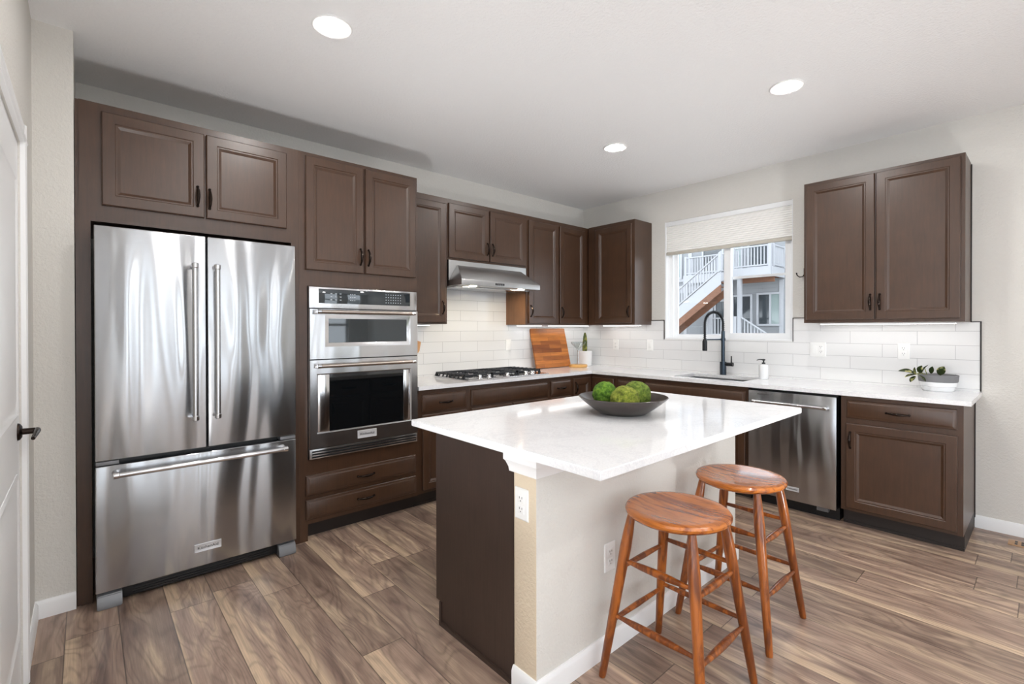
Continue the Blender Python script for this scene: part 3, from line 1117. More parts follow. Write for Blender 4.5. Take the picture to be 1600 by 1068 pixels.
brand_badge(d, LWALL, -3.982, 0.176, 0.124, 0.042, 0.7335, 0.0215)
for a, b in ((Y0 + 0.002, Y0 + 0.088), (Y1 - 0.088, Y1 - 0.002)):
    bm = new()
    box(bm, a, b, 0.666, 0.728, 0.684, 0.702, LWALL, 0.003)
    put('hinge_cover', bm, M['foot'], parent=t)
bm = new()
box(bm, Y0 + 0.09, Y1 - 0.09, 0.60, 0.690, 0.012, 0.074, LWALL, 0.003)
for k in range(4):
    box(bm, Y0 + 0.14, Y1 - 0.14, 0.690, 0.694, 0.020 + 0.013 * k, 0.027 + 0.013 * k, LWALL)
put('kick_grille', bm, M['black'], parent=t)
for a, b in ((Y0 + 0.004, Y0 + 0.098), (Y1 - 0.098, Y1 - 0.004)):
    bm = new()
    prism(bm, [(0.60, 0.0), (0.742, 0.0), (0.742, 0.028), (0.725, 0.06), (0.70, 0.074), (0.60, 0.074)], a, b, lambda d_, z, u: LWALL(u, d_, z))
    bmesh.ops.bevel(bm, geom=bm.edges[:], offset=0.004, segments=2, affect='EDGES')
    put('foot', bm, M['foot'], parent=t)

# ------------------------------------------------------------------ wall oven
t = thing('wall_oven', (0.4, -3.041, 0.515), 'stainless built-in wall oven with a microwave above, set in the tall cabinet', 'oven')
OY0, OY1 = -3.4225, -2.659
bm = new()
box(bm, -3.415, -2.67, 0.05, 0.6, 0.516, 1.60, LWALL)
box(bm, OY0, OY1, 0.6225, 0.628, 0.517, 1.603, LWALL)
put('body', bm, M['dark'], parent=t)
bm = new()
box(bm, OY0, OY1, 0.6285, 0.650, 1.468, 1.603, LWALL, 0.003)
cp = put('control_panel', bm, M['steel_h'], parent=t)
bm = new()
box(bm, -3.364, -2.714, 0.6495, 0.6525, 1.500, 1.592, LWALL, 0.001)
for i in range(7):
    for j in range(4):
        box(bm, -2.905 + 0.0185 * i, -2.899 + 0.0185 * i, 0.6525, 0.6529, 1.515 + 0.0185 * j, 1.520 + 0.0185 * j, LWALL, mat=1)
for i in range(3):
    for j in range(3):
        box(bm, -3.29 + 0.03 * i, -3.278 + 0.03 * i, 0.6525, 0.6529, 1.522 + 0.02 * j, 1.526 + 0.02 * j, LWALL, mat=1)
        box(bm, -3.16 + 0.014 * i, -3.152 + 0.014 * i, 0.6525, 0.6529, 1.522 + 0.02 * j, 1.526 + 0.02 * j, LWALL, mat=1)
put('display', bm, [M['glass_mw'], M['white_print']], parent=cp, label='black glass touch display')


def oven_door(z0, z1, gu0, gu1, gz0, gz1, border, gl, sidebars=None):
    bm = new()
    D = 0.662
    box(bm, OY0, OY1, 0.6285, D, z0, gz0 - border, LWALL, 0.0)
    box(bm, OY0, OY1, 0.6285, D, gz1 + border, z1, LWALL, 0.0)
    box(bm, OY0, gu0 - border, 0.6285, D, gz0 - border, gz1 + border, LWALL)
    box(bm, gu1 + border, OY1, 0.6285, D, gz0 - border, gz1 + border, LWALL)
    rings(bm, gu0 - border, gu1 + border, gz0 - border, gz1 + border, [(0, D), (border * 0.25, D - 0.002), (border, D - 0.010)], LWALL, cap=False, back=False, mat=1)
    d_ = put('oven_door', bm, [M['steel_h'], M['chrome']], parent=t)
    bm = new()
    box(bm, gu0 - border * 0.3, gu1 + border * 0.3, 0.640, D - 0.009, gz0 - border * 0.3, gz1 + border * 0.3, LWALL)
    put('window', bm, gl, parent=d_, label='dark reflective glass window')
    return d_


d = oven_door(1.146, 1.462, -3.300, -2.745, 1.250, 1.400, 0.028, M['glass_mw'])
bar_handle(d, LWALL, (-3.392, 1.445), (-2.700, 1.445), 0.662, 0.705, 0.0125, M['nickel'])
d = oven_door(0.583, 1.139, -3.372, -2.718, 0.682, 1.045, 0.008, M['glass_black'])
bar_handle(d, LWALL, (-3.392, 1.103), (-2.700, 1.103), 0.662, 0.705, 0.0125, M['nickel'])
brand_badge(d, LWALL, -3.048, 0.632, 0.134, 0.052, 0.662, 0.0225)
for a, b in ((-3.372, -3.300), (-2.770, -2.718)):
    bm = new()
    rings(bm, a, b, 0.682, 1.045, [(0, 0.652), (0.0, 0.655), (0.010, 0.659)], LWALL)
    put('side_bar', bm, M['chrome'], parent=d)
bm = new()
box(bm, OY0, OY1, 0.6285, 0.656, 0.517, 0.578, LWALL, 0.002)
for k in range(3):
    box(bm, OY0 + 0.012, OY1 - 0.012, 0.6555, 0.6575, 0.525 + 0.017 * k, 0.534 + 0.017 * k, LWALL, mat=1)
put('vent_grille', bm, [M['steel_h'], M['black']], parent=t)

# ------------------------------------------------------------------ range hood
t = thing('range_hood', (0.25, -1.70, 1.70), 'stainless under-cabinet range hood with a sloped canopy, over the cooktop', 'range hood')
bm = new()
HY0, HY1 = -2.150, -1.240
box(bm, HY0 + 0.002, HY1 - 0.002, 0.012, 0.312, 1.70, 1.9265, LWALL)
put('body', bm, M['hood'], parent=t)
bm = new()
A = [(HY0, 0.313, 1.702), (HY1, 0.313, 1.702), (HY1, 0.505, 1.702), (HY0, 0.505, 1.702)]
B = [(HY0, 0.313, 1.748), (HY1, 0.313, 1.748), (HY1, 0.505, 1.748), (HY0, 0.505, 1.748)]
Cc = [(HY0 + 0.085, 0.313, 1.885), (HY1 - 0.085, 0.313, 1.885), (HY1 - 0.085, 0.330, 1.885), (HY0 + 0.085, 0.330, 1.885)]
La, Lb, Lc = [[bm.verts.new(LWALL(*p)) for p in L] for L in (A, B, Cc)]
for P, Q in ((La, Lb), (Lb, Lc)):
    for i in range(4):
        bm.faces.new((P[i], P[(i + 1) % 4], Q[(i + 1) % 4], Q[i]))
bm.faces.new(La)
bm.faces.new(Lc)
bmesh.ops.bevel(bm, geom=[e for e in bm.edges], offset=0.002, segments=1, affect='EDGES')
put('canopy', bm, M['hood'], parent=t)
bm = new()
for k in range(5):
    box(bm, -1.79 + 0.022 * k, -1.776 + 0.022 * k, 0.505, 0.509, 1.716, 1.734, LWALL, 0.001)
put('button_row', bm, M['dark'], parent=t)
for yy in (-1.98, -1.42):
    bm = new()
    lathe(bm, [(0.0, -0.003), (0.027, -0.003), (0.032, -0.001), (0.034, 0.0)], (0.43, yy, 1.702), 24)
    put('lamp', bm, M['hoodlamp'], parent=t)
for a, b in ((-2.12, -1.70), (-1.69, -1.27)):
    bm = new()
    box(bm, a, b, 0.05, 0.38, 1.694, 1.6995, LWALL, 0.002)
    put('grease_filter', bm, M['steel_h'], parent=t)

# ------------------------------------------------------------------ cooktop
t = thing('gas_cooktop', (0.33, -1.70, ZC), 'stainless gas cooktop with black cast iron grates set in the counter', 'cooktop')
bm = new()
CY0, CY1, CX0, CX1 = -2.165, -1.235, 0.085, 0.618
box(bm, CY0, CY1, CX0, CX1, ZC + 0.0005, ZC + 0.012, LWALL, 0.004)
put('burner_plate', bm, M['steel_h'], parent=t)
for k in range(3):
    a = CY0 + 0.020 + k * 0.2985
    b = a + 0.290
    bm = new()
    for u in (a, b - 0.014):
        box(bm, u, u + 0.014, CX0 + 0.02, CX1 - 0.095, ZC + 0.030, ZC + 0.046, LWALL)
    for d_ in (CX0 + 0.02, CX1 - 0.109):
        box(bm, a, b, d_, d_ + 0.014, ZC + 0.030, ZC + 0.046, LWALL)
    n = 7
    for i in range(1, n):
        d_ = CX0 + 0.02 + i * (CX1 - 0.109 - CX0 - 0.02) / n
        box(bm, a, a + 0.095, d_, d_ + 0.012, ZC + 0.032, ZC + 0.050, LWALL)
        box(bm, b - 0.095, b, d_, d_ + 0.012, ZC + 0.032, ZC + 0.050, LWALL)
    for u in (a, b - 0.016):
        for d_ in (CX0 + 0.02, CX1 - 0.11, (CX0 + CX1) / 2 - 0.05):
            box(bm, u, u + 0.016, d_, d_ + 0.016, ZC + 0.0125, ZC + 0.032, LWALL)
    for i in range(n + 1):
        d_ = CX0 + 0.022 + i * (CX1 - 0.111 - CX0 - 0.022) / n
        if k == 0:
            prism(bm, [(a - 0.016, 0.013), (a - 0.006, 0.013), (a + 0.012, 0.046), (a, 0.046)], d_, d_ + 0.012, lambda u, z, q: LWALL(u, q, ZC + z))
        if k == 2:
            prism(bm, [(b + 0.006, 0.013), (b + 0.012, 0.013), (b, 0.046), (b - 0.012, 0.046)], d_, d_ + 0.012, lambda u, z, q: LWALL(u, q, ZC + z))
    put('grate', bm, M['iron'], parent=t)
for (y, x, r) in ((-2.0, 0.20, 0.04), (-2.0, 0.40, 0.032), (-1.70, 0.31, 0.055), (-1.40, 0.20, 0.036), (-1.40, 0.40, 0.04)):
    bm = new()
    lathe(bm, [(r * 1.2, 0.0), (r * 1.2, 0.008), (r, 0.010), (r, 0.018), (r * 0.85, 0.021), (0.0, 0.021)], (x, y, ZC + 0.012), 24)
    put('burner', bm, M['black'], parent=t)
for y in (-2.005, -1.905, -1.70, -1.476, -1.395):
    bm = new()
    lathe(bm, [(0.024, 0.0), (0.022, 0.006), (0.019, 0.009), (0.018, 0.026), (0.016, 0.029), (0.0, 0.029)], (0.555, y, ZC + 0.012), 20)
    put('knob', bm, M['chrome'], parent=t)

# ------------------------------------------------------------------ dishwasher
t = thing('dishwasher', (2.468, -0.32, 0), 'stainless dishwasher under the counter, between sink cabinet and end cabinet', 'dishwasher')
bm = new()
box(bm, 2.180, 2.758, 0.03, 0.60, 0.09, 0.872, BWALL)
put('body', bm, M['black'], parent=t)
bm = new()
box(bm, 2.178, 2.759, 0.601, 0.642, 0.088, 0.862, BWALL, 0.004)
d = put('door', bm, M['steel'], parent=t)
bar_handle(d, BWALL, (2.222, 0.786), (2.716, 0.786), 0.642, 0.690, 0.0115)
brand_badge(d, BWALL, 2.487, 0.172, 0.086, 0.030, 0.642, 0.0145)
bm = new()
text_into(bm, 'KitchenAid', 0.018, lambda x, o, y: BWALL(2.285 + x, 0.642 + o, 0.838 + y), 0)
put('lettering', bm, M['print'], parent=d)
bm = new()
box(bm, 2.180, 2.758, 0.05, 0.56, 0.0, 0.085, BWALL)
box(bm, 2.63, 2.70, 0.56, 0.60, 0.05, 0.082, BWALL, mat=1)
put('toe_kick', bm, [M['black'], M['foot']], parent=t)

# ------------------------------------------------------------------ island
t = thing('island_cabinet', (2.12, -2.46, 0), 'dark island cabinet with an espresso end panel under the white slab', 'cabinet')
bm = new()
box(bm, 1.865, 2.398, -3.266, -1.66, 0.105, 0.884)
put('carcass', bm, M['cab'], parent=t)
bm = new()
prism(bm, [(1.866, 0.105), (1.866, 0.884), (2.398, 0.884), (2.398, 0.0), (1.905, 0.0), (1.905, 0.105)], -3.273, -3.266, lambda a, b, c: (a, c, b))
box(bm, 1.899, 2.398, -3.281, -3.273, 0.0, 0.018)
box(bm, 1.897, 1.911, -3.279, -3.266, 0.0, 0.105)
put('end_panel', bm, M['cab_end'], parent=t)
bm = new()
box(bm, 1.905, 2.398, -3.266, -1.66, 0.0, 0.105)
put('toe_kick', bm, M['toe'], parent=t)
IT = lambda u, d, z: (1.865 - d, u, z)
for k in range(4):
    a = -3.266 + k * 0.4015
    cab_drawer(t, IT, a + 0.004, a + 0.396, 0.735, 0.87, 0.0)
    cab_door(t, IT, a + 0.004, a + 0.396, 0.115, 0.725, 0.0, (a + (0.36 if k % 2 == 0 else 0.04), 0.62))

# knee wall of the island with cap and baseboard
bm = new()
box(bm, 2.40, 2.52, -3.275, -1.66, 0.0, 0.84, bev=0.006)
box(bm, 2.401, 2.519, -3.27, -1.665, 0.84, 0.884)
kw = put('wall_island', bm, M['wall'], kind='structure')
for f in kw.data.polygons:
    pass
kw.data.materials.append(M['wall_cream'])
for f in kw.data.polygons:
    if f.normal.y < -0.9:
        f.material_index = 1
bm = new()
cap_prof = [(0.0, 0.884), (0.028, 0.884), (0.028, 0.850), (0.022, 0.843), (0.014, 0.822), (0.012, 0.806), (0.0, 0.806)]
loops = []
for o_, z in cap_prof:
    loops.append([bm.verts.new(p) for p in ((2.40 - o_, -3.20 - 0.0, z), (2.40 - o_, -3.275 - o_, z), (2.52 + o_, -3.275 - o_, z), (2.52 + o_, -1.66, z))])
for P, Q in zip(loops, loops[1:]):
    for i in range(3):
        bm.faces.new((P[i], P[i + 1], Q[i + 1], Q[i]))
put('trim_3', bm, M['white'], kind='structure')
bm = new()
bp = [(0.0, 0.0), (0.013, 0.0), (0.013, 0.064), (0.009, 0.074), (0.005, 0.082), (0.0, 0.082)]
loops = []
for o_, z in bp:
    loops.append([bm.verts.new(p) for p in ((2.40, -3.275 - o_, z), (2.52 + o_, -3.275 - o_, z), (2.52 + o_, -1.66 + o_, z), (2.40, -1.66 + o_, z))])
for P, Q in zip(loops, loops[1:]):
    for i in range(3):
        bm.faces.new((P[i], P[i + 1], Q[i + 1], Q[i]))
put('baseboard_island', bm, M['white'], kind='structure')


# ------------------------------------------------------------------ outlets and switches
def outlet(T, uc, zc, d, label, kind='duplex', gang=1, group='wall outlets and switches'):
    w = 0.0715 if gang == 1 else 0.1165
    h = 0.116
    t = thing('wall_outlet' if kind != 'switch' else 'light_switch', T(uc, d, zc), label, 'outlet' if kind != 'switch' else 'light switch', group)
    bm = new()
    rings(bm, uc - w / 2, uc + w / 2, zc - h / 2, zc + h / 2, [(0, d), (0, d + 0.003), (0.004, d + 0.0055)], T)
    put('cover_plate', bm, M['plate'], parent=t)
    us = [uc] if gang == 1 else [uc - 0.023, uc + 0.023]
    kinds = [kind] if gang == 1 else ['switch', 'decora']
    for u, k in zip(us, kinds):
        if k == 'switch':
            bm = new()
            rings(bm, u - 0.0165, u + 0.0165, zc - 0.033, zc + 0.033, [(0, d + 0.005), (0, d + 0.0065), (0.002, d + 0.0075)], T)
            put('rocker', bm, M['plate'], parent=t)
            continue
        for s in (-1, 1):
            bm = new()
            c = zc + s * 0.0195
            if k == 'duplex':
                rings(bm, u - 0.017, u + 0.017, c - 0.0145, c + 0.0145, [(0, d + 0.005), (0.0, d + 0.0065), (0.002, d + 0.0075)], T)
            else:
                rings(bm, u - 0.0165, u + 0.0165, zc + (0.0005 if s > 0 else -0.033), zc + (0.033 if s > 0 else -0.0005), [(0, d + 0.005), (0.0, d + 0.0065), (0.001, d + 0.007)], T)
            for o_ in (-0.0065, 0.0065):
                box(bm, u + o_ - 0.0012, u + o_ + 0.0012, d + 0.007, d + 0.0078, c + 0.0005, c + 0.0085, T, mat=1)
            box(bm, u - 0.002, u + 0.002, d + 0.007, d + 0.0078, c - 0.009, c - 0.005, T, mat=1)
            put('receptacle', bm, [M['plate'], M['slot']], parent=t)
    return t


ENDT = lambda u, d, z: (u, -3.275 - d, z)
STT = lambda u, d, z: (2.52 + d, u, z)
outlet(ENDT, 2.446, 0.694, 0.0, 'white duplex outlet on the cream end of the island wall')
outlet(STT, -2.852, 0.394, 0.0, 'white duplex outlet low on the island wall behind the front stool')
outlet(LWALL, -1.206, 1.169, TT, 'white rocker switch on the tiles between the cooktop and the cutting board', 'switch')
outlet(BWALL, 0.476, 1.155, TT, 'white outlet on the tiles nearest the room corner', 'decora')
outlet(BWALL, 0.914, 1.160, TT, 'white rocker switch on the tiles just left of the window', 'switch')
outlet(BWALL, 2.468, 1.164, TT, 'wide white double wall plate with a switch and an outlet, right of the window', 'decora', 2)
outlet(BWALL, 3.017, 1.167, TT, 'white outlet on the tiles above the leafy potted plant', 'decora')

# ------------------------------------------------------------------ bar stools
def turned(bm, p, q, prof, seg=14):
    p, q = Vector(p), Vector(q)
    tube(bm, [p.lerp(q, s) for s, r in prof], [r for s, r in prof], seg)


LEGP = [(0, 0.0125), (0.02, 0.0145), (0.35, 0.0175), (0.62, 0.0195), (0.80, 0.0215), (0.90, 0.019), (1.0, 0.0145)]
RUNGP = [(0, 0.0075), (0.12, 0.0085), (0.30, 0.0125), (0.5, 0.0140), (0.70, 0.0125), (0.88, 0.0085), (1, 0.0075)]
RUNGT = [(0, 0.0075), (0.2, 0.0095), (0.5, 0.0115), (0.8, 0.0095), (1, 0.0075)]
SH = 0.656


def make_stool(label):
    t = thing('bar_stool', (0, 0, 0), label, 'bar stool', 'wooden bar stools at the island')
    bm = new()
    R = 0.193
    lathe(bm, [(0.0, SH - 0.010), (0.06, SH - 0.0092), (0.12, SH - 0.006), (0.155, SH - 0.0015), (R - 0.014, SH), (R - 0.005, SH - 0.003), (R, SH - 0.011), (R - 0.001, SH - 0.019), (R - 0.010, SH - 0.028), (R - 0.022, SH - 0.034), (0.0, SH - 0.035)], (0, 0, 0), 56)
    put('seat', bm, M['cherry_seat'], parent=t)
    legs = {}
    for sx in (-1, 1):
        for sy in (-1, 1):
            b = Vector((sx * 0.202, sy * 0.199, 0.0))
            a = Vector((sx * 0.122, sy * 0.120, SH - 0.030))
            legs[(sx, sy)] = (b, a)
            bm = new()
            turned(bm, b, a, LEGP, 18)
            put('leg', bm, M['cherry_leg'], parent=t)
    at = lambda k, s: legs[k][0].lerp(legs[k][1], s)
    for (k1, k2, ss, pr) in (((-1, -1), (-1, 1), (0.345, 0.675), RUNGT), ((1, -1), (1, 1), (0.345, 0.675), RUNGP), ((-1, -1), (1, -1), (0.385, 0.72), RUNGP), ((-1, 1), (1, 1), (0.385, 0.72), RUNGT)):
        for s in ss:
            bm = new()
            turned(bm, at(k1, s), at(k2, s), pr, 14)
            put('rung', bm, M['cherry_leg'], parent=t)
    return t


st = make_stool('round wooden bar stool nearer the viewer, in front of the island outlet')
st.location = (2.790, -2.790, 0)
c = copy_tree(st)
c.location = (2.772, -2.195, 0)
c['label'] = 'round wooden bar stool farther away, in front of the dishwasher'

# ------------------------------------------------------------------ bowl with moss balls
BX, BY = 2.312, -2.465
bm = new()
R = 0.219
z0 = 0.9145
lathe(bm, [(0.0, 0.0), (0.104, 0.0), (0.114, 0.004), (0.150, 0.026), (0.186, 0.053), (0.208, 0.073), (R, 0.083), (R - 0.003, 0.085), (R - 0.007, 0.081), (0.201, 0.072), (0.180, 0.053), (0.145, 0.027), (0.108, 0.008), (0.0, 0.005)], (BX, BY, z0), 56)
put('fruit_bowl', bm, M['bowl'], label='wide shallow dark bowl on the island holding green moss balls', cat='bowl')


def moss_ball(c, r, mat, label, seed):
    rnd = random.Random(seed)
    bm = new()
    bmesh.ops.create_icosphere(bm, subdivisions=5, radius=r)
    ph = [rnd.uniform(0, 6) for _ in range(9)]
    for v in bm.verts:
        d = v.co.normalized()
        w = 0.018 * math.sin(5 * d.x + ph[0]) * math.sin(5 * d.y + ph[1]) + 0.016 * math.sin(9 * d.z + ph[2] + 3 * d.x) + 0.012 * math.sin(17 * d.x + ph[3]) * math.sin(15 * d.z + ph[4])
        v.co = d * r * (1 + w + rnd.uniform(-0.022, 0.022))
    bmesh.ops.translate(bm, verts=bm.verts[:], vec=c)
    return put('moss_ball', bm, mat, label=label, cat='moss ball', group='moss balls in the bowl', angle=180)


moss_ball((2.228, -2.498, 1.003), 0.0635, M['moss_a'], 'bright green moss ball, the one at the left edge of the bowl', 1)
moss_ball((2.376, -2.538, 0.9915), 0.069, M['moss_b'], 'yellowish green moss ball in front of the other two in the bowl', 2)
moss_ball((2.335, -2.380, 1.000), 0.0705, M['moss_c'], 'olive green moss ball at the back of the bowl, partly hidden', 3)

# ------------------------------------------------------------------ faucet, soap
FX, FYY = 1.722, -0.078
t = thing('kitchen_faucet', (FX, FYY, ZC), 'dark gunmetal spring-neck faucet standing behind the sink', 'faucet')
bm = new()
lathe(bm, [(0.0, 0.001), (0.028, 0.001), (0.028, 0.118), (0.026, 0.120), (0.0, 0.120)], (FX, FYY, ZC), 24)
put('base', bm, M['faucet'], parent=t)
bm = new()
tube(bm, [(FX, FYY, ZC + 0.118), (FX, FYY, ZC + 0.40)], 0.0165, 18)
put('riser', bm, M['faucet'], parent=t)
SDX, SDY = -0.30, -0.954
SL = 0.225
zt = ZC + 0.40
bm = new()
arc = []
for i in range(25):
    a = PI * i / 24
    s = SL / 2 * (1 - math.cos(a))
    arc.append(Vector((FX + SDX * s, FYY + SDY * s, zt + 0.06 + 0.115 * math.sin(a))))
arc = [Vector((FX, FYY, zt))] + arc + [Vector((FX + SDX * SL, FYY + SDY * SL, zt - 0.01 - 0.045 * k)) for k in range(0, 3)]
tube(bm, arc, 0.0085, 12)
hose = put('hose', bm, M['faucet_black'], parent=t)
bm = new()
# spring coil around the hose
acc = [0.0]
for a, b in zip(arc, arc[1:]):
    acc.append(acc[-1] + (b - a).length)
tot = acc[-1]
hel = []
nturn, per = 34, 10
for i in range(nturn * per + 1):
    s = tot * i / (nturn * per)
    k = max(j for j in range(len(acc)) if acc[j] <= s + 1e-9)
    k = min(k, len(arc) - 2)
    f = (s - acc[k]) / (acc[k + 1] - acc[k])
    p = arc[k].lerp(arc[k + 1], f)
    tg = (arc[k + 1] - arc[k]).normalized()
    side = Vector((-SDY, SDX, 0)).normalized()
    up = tg.cross(side)
    an = 2 * PI * i / per
    hel.append(p + 0.0125 * (math.cos(an) * side + math.sin(an) * up))
tube(bm, hel, 0.0026, 6)
put('spring', bm, M['faucet_black'], parent=t)
hx_, hy_ = FX + SDX * SL, FYY + SDY * SL
bm = new()
lathe(bm, [(0.0, -0.095), (0.019, -0.095), (0.021, -0.088), (0.021, -0.012), (0.017, 0.0), (0.011, 0.012), (0.0, 0.012)], (hx_, hy_, zt - 0.080), 20)
put('spray_head', bm, M['faucet_black'], parent=t)
bm = new()
tube(bm, [(FX, FYY, zt - 0.075), (hx_, hy_, zt - 0.075)], 0.0065, 12)
lathe(bm, [(0.0, -0.012), (0.021, -0.012), (0.021, 0.012), (0.0, 0.012)], (FX, FYY, zt - 0.075), 20)
put('support_arm', bm, M['faucet'], parent=t)
bm = new()
tube(bm, [(FX + 0.02, FYY, ZC + 0.098), (FX + 0.082, FYY, ZC + 0.098)], 0.016, 16)
tube(bm, [(FX + 0.082, FYY, ZC + 0.098), (FX + 0.092, FYY, ZC + 0.098)], [0.018, 0.018], 16)
tube(bm, [(FX + 0.076, FYY, ZC + 0.105), (FX + 0.076, FYY, ZC + 0.175)], [0.0065, 0.005], 10)
put('lever', bm, M['faucet_black'], parent=t)

t = thing('soap_dispenser', (2.128, -0.216, ZC), 'white ceramic soap dispenser with a black pump, right of the sink', 'soap dispenser')
bm = new()
lathe(bm, [(0.0, 0.001), (0.034, 0.001), (0.037, 0.006), (0.037, 0.112), (0.033, 0.122), (0.014, 0.127), (0.0, 0.127)], (2.128, -0.216, ZC), 28)
put('bottle', bm, M['soap'], parent=t)
bm = new()
lathe(bm, [(0.014, 0.127), (0.014, 0.138), (0.006, 0.142), (0.006, 0.155), (0.013, 0.158), (0.013, 0.168), (0.0, 0.170)], (2.128, -0.216, ZC), 20)
tube(bm, [(2.128, -0.216, ZC + 0.164), (2.098, -0.228, ZC + 0.164), (2.080, -0.236, ZC + 0.158)], [0.005, 0.0042, 0.0034], 8)
put('pump', bm, M['black'], parent=t, label='black pump')

# ------------------------------------------------------------------ potted plant on the right
PX_, PY_ = 3.220, -0.128
t = thing('potted_plant', (PX_, PY_, ZC), 'small variegated leafy plant in a grey and white pot at the counter end', 'potted plant')
bm = new()
lathe(bm, [(0.0, 0.001), (0.080, 0.001), (0.084, 0.006), (0.087, 0.030), (0.096, 0.034), (0.101, 0.062)], (PX_, PY_, ZC), 44)
lathe(bm, [(0.101, 0.062), (0.103, 0.064), (0.107, 0.108), (0.104, 0.110), (0.098, 0.108), (0.095, 0.095)], (PX_, PY_, ZC), 44, mat=1)
put('pot', bm, [M['soap'], M['pot_grey']], parent=t, label='white pot with a grey upper band')
bm = new()
lathe(bm, [(0.096, 0.096), (0.05, 0.099), (0.0, 0.100)], (PX_, PY_, ZC), 30)
put('soil', bm, M['soil'], parent=t)


def leaf(parent, base, tip, width, bend, mat, roll=0.0):
    base, tip = Vector(base), Vector(tip)
    d = tip - base
    L = d.length
    d.normalize()
    up = Vector((0, 0, 1)) if abs(d.z) < 0.9 else Vector((0.3, -0.9, 0))
    side = d.cross(up).normalized()
    nrm = side.cross(d)
    cr, sr = math.cos(roll), math.sin(roll)
    side, nrm = cr * side + sr * nrm, cr * nrm - sr * side
    bm = new()
    N = 9
    rows = []
    for i in range(N + 1):
        s = i / N
        w = width * (math.sin(PI * min(1, s * 0.93 + 0.06)) ** 0.75)
        c = base + d * L * s + nrm * bend * math.sin(PI * s)
        rows.append([bm.verts.new(c + side * w * q + nrm * (0.22 * w * abs(q) + 0.0)) for q in (-1, -0.5, 0, 0.5, 1)])
    for A, B in zip(rows, rows[1:]):
        for k in range(4):
            bm.faces.new((A[k], A[k + 1], B[k + 1], B[k]))
    bmesh.ops.solidify(bm, geom=bm.faces[:], thickness=0.0012)
    return put('leaf', bm, mat, parent=parent, angle=60)


S0 = Vector((PX_ - 0.05, PY_ - 0.05, ZC + 0.098))
bm = new()
tube(bm, [S0, S0 + Vector((-0.025, -0.03, 0.024)), S0 + Vector((-0.075, -0.06, 0.004))], 0.0028, 8)
tube(bm, [S0 + Vector((0, 0.01, 0)), S0 + Vector((-0.012, 0.0, 0.05))], 0.0025, 8)
tube(bm, [S0 + Vector((0.065, 0.0, 0)), S0 + Vector((0.07, -0.01, 0.02))], 0.0025, 8)
put('stem', bm, M['cactus'], parent=t)
P0 = lambda x, y, z: (PX_ + x, PY_ + y, ZC + z)
for b, e, w, bd, rl in ((P0(-0.105, -0.10, 0.112), P0(-0.195, -0.12, 0.128), 0.024, 0.012, 0.5), (P0(-0.10, -0.10, 0.108), P0(-0.155, -0.14, 0.088), 0.018, 0.006, 0.2),
                        (P0(-0.085, -0.09, 0.118), P0(-0.07, -0.10, 0.172), 0.020, 0.006, 0.9), (P0(-0.075, -0.10, 0.112), P0(-0.038, -0.10, 0.178), 0.014, 0.006, 0.3),
                        (P0(-0.09, -0.11, 0.108), P0(-0.048, -0.135, 0.068), 0.021, 0.004, 0.2), (P0(-0.03, -0.05, 0.118), P0(-0.022, -0.055, 0.166), 0.015, 0.002, 0.6),
                        (P0(0.012, -0.06, 0.112), P0(0.038, -0.065, 0.170), 0.024, 0.002, 0.5), (P0(-0.105, -0.11, 0.098), P0(-0.125, -0.145, 0.058), 0.016, 0.003, 0.1),
                        (P0(-0.10, -0.10, 0.112), P0(-0.105, -0.12, 0.160), 0.013, 0.004, 1.1)):
    leaf(t, b, e, w, bd, M['leaf'], rl)

# ------------------------------------------------------------------ corner objects on the counter
t = thing('cutting_board', (0.10, -0.665, ZC), 'square striped wooden cutting board leaning on the tiles', 'cutting board')
bm = new()
ang = math.atan2(0.105, 0.425)


def lean(a, b, c):
    # a along Y, b height in the board's plane, c thickness
    h = b
    return (0.128 - h * math.sin(ang) + c * math.cos(ang), a, ZC + 0.007 + h * math.cos(ang) + c * math.sin(ang))


prism(bm, [(-0.902, 0.0), (-0.375, 0.0), (-0.372, 0.008), (-0.372, 0.428), (-0.376, 0.434), (-0.900, 0.434), (-0.905, 0.428), (-0.905, 0.006)], -0.022, 0.0, lean)
bmesh.ops.bevel(bm, geom=[e for e in bm.edges if abs(e.calc_face_angle(0)) > 1.2], offset=0.003, segments=2, affect='EDGES')
put('slab', bm, M['board'], parent=t)

t = thing('cup_stand', (0.235, -0.375, ZC), 'clear glass cup on a thin metal stem with a round pale wooden base', 'glass stand')
cx_, cy_ = 0.235, -0.375
bm = new()
lathe(bm, [(0.0, 0.001), (0.098, 0.001), (0.102, 0.005), (0.102, 0.026), (0.098, 0.030), (0.0, 0.030)], (cx_, cy_, ZC), 40)
put('wood_base', bm, M['pale_wood'], parent=t)
bm = new()
tube(bm, [(cx_, cy_, ZC + 0.030), (cx_, cy_, ZC + 0.185)], 0.006, 12)
put('stem', bm, M['steel_h'], parent=t)
bm = new()
lathe(bm, [(0.004, 0.165), (0.010, 0.185), (0.030, 0.215), (0.062, 0.242), (0.080, 0.262), (0.082, 0.280), (0.079, 0.280), (0.077, 0.263), (0.060, 0.245), (0.028, 0.219), (0.0, 0.195)], (cx_, cy_, ZC), 36)
put('glass_cup', bm, M['cup_glass'], parent=t)

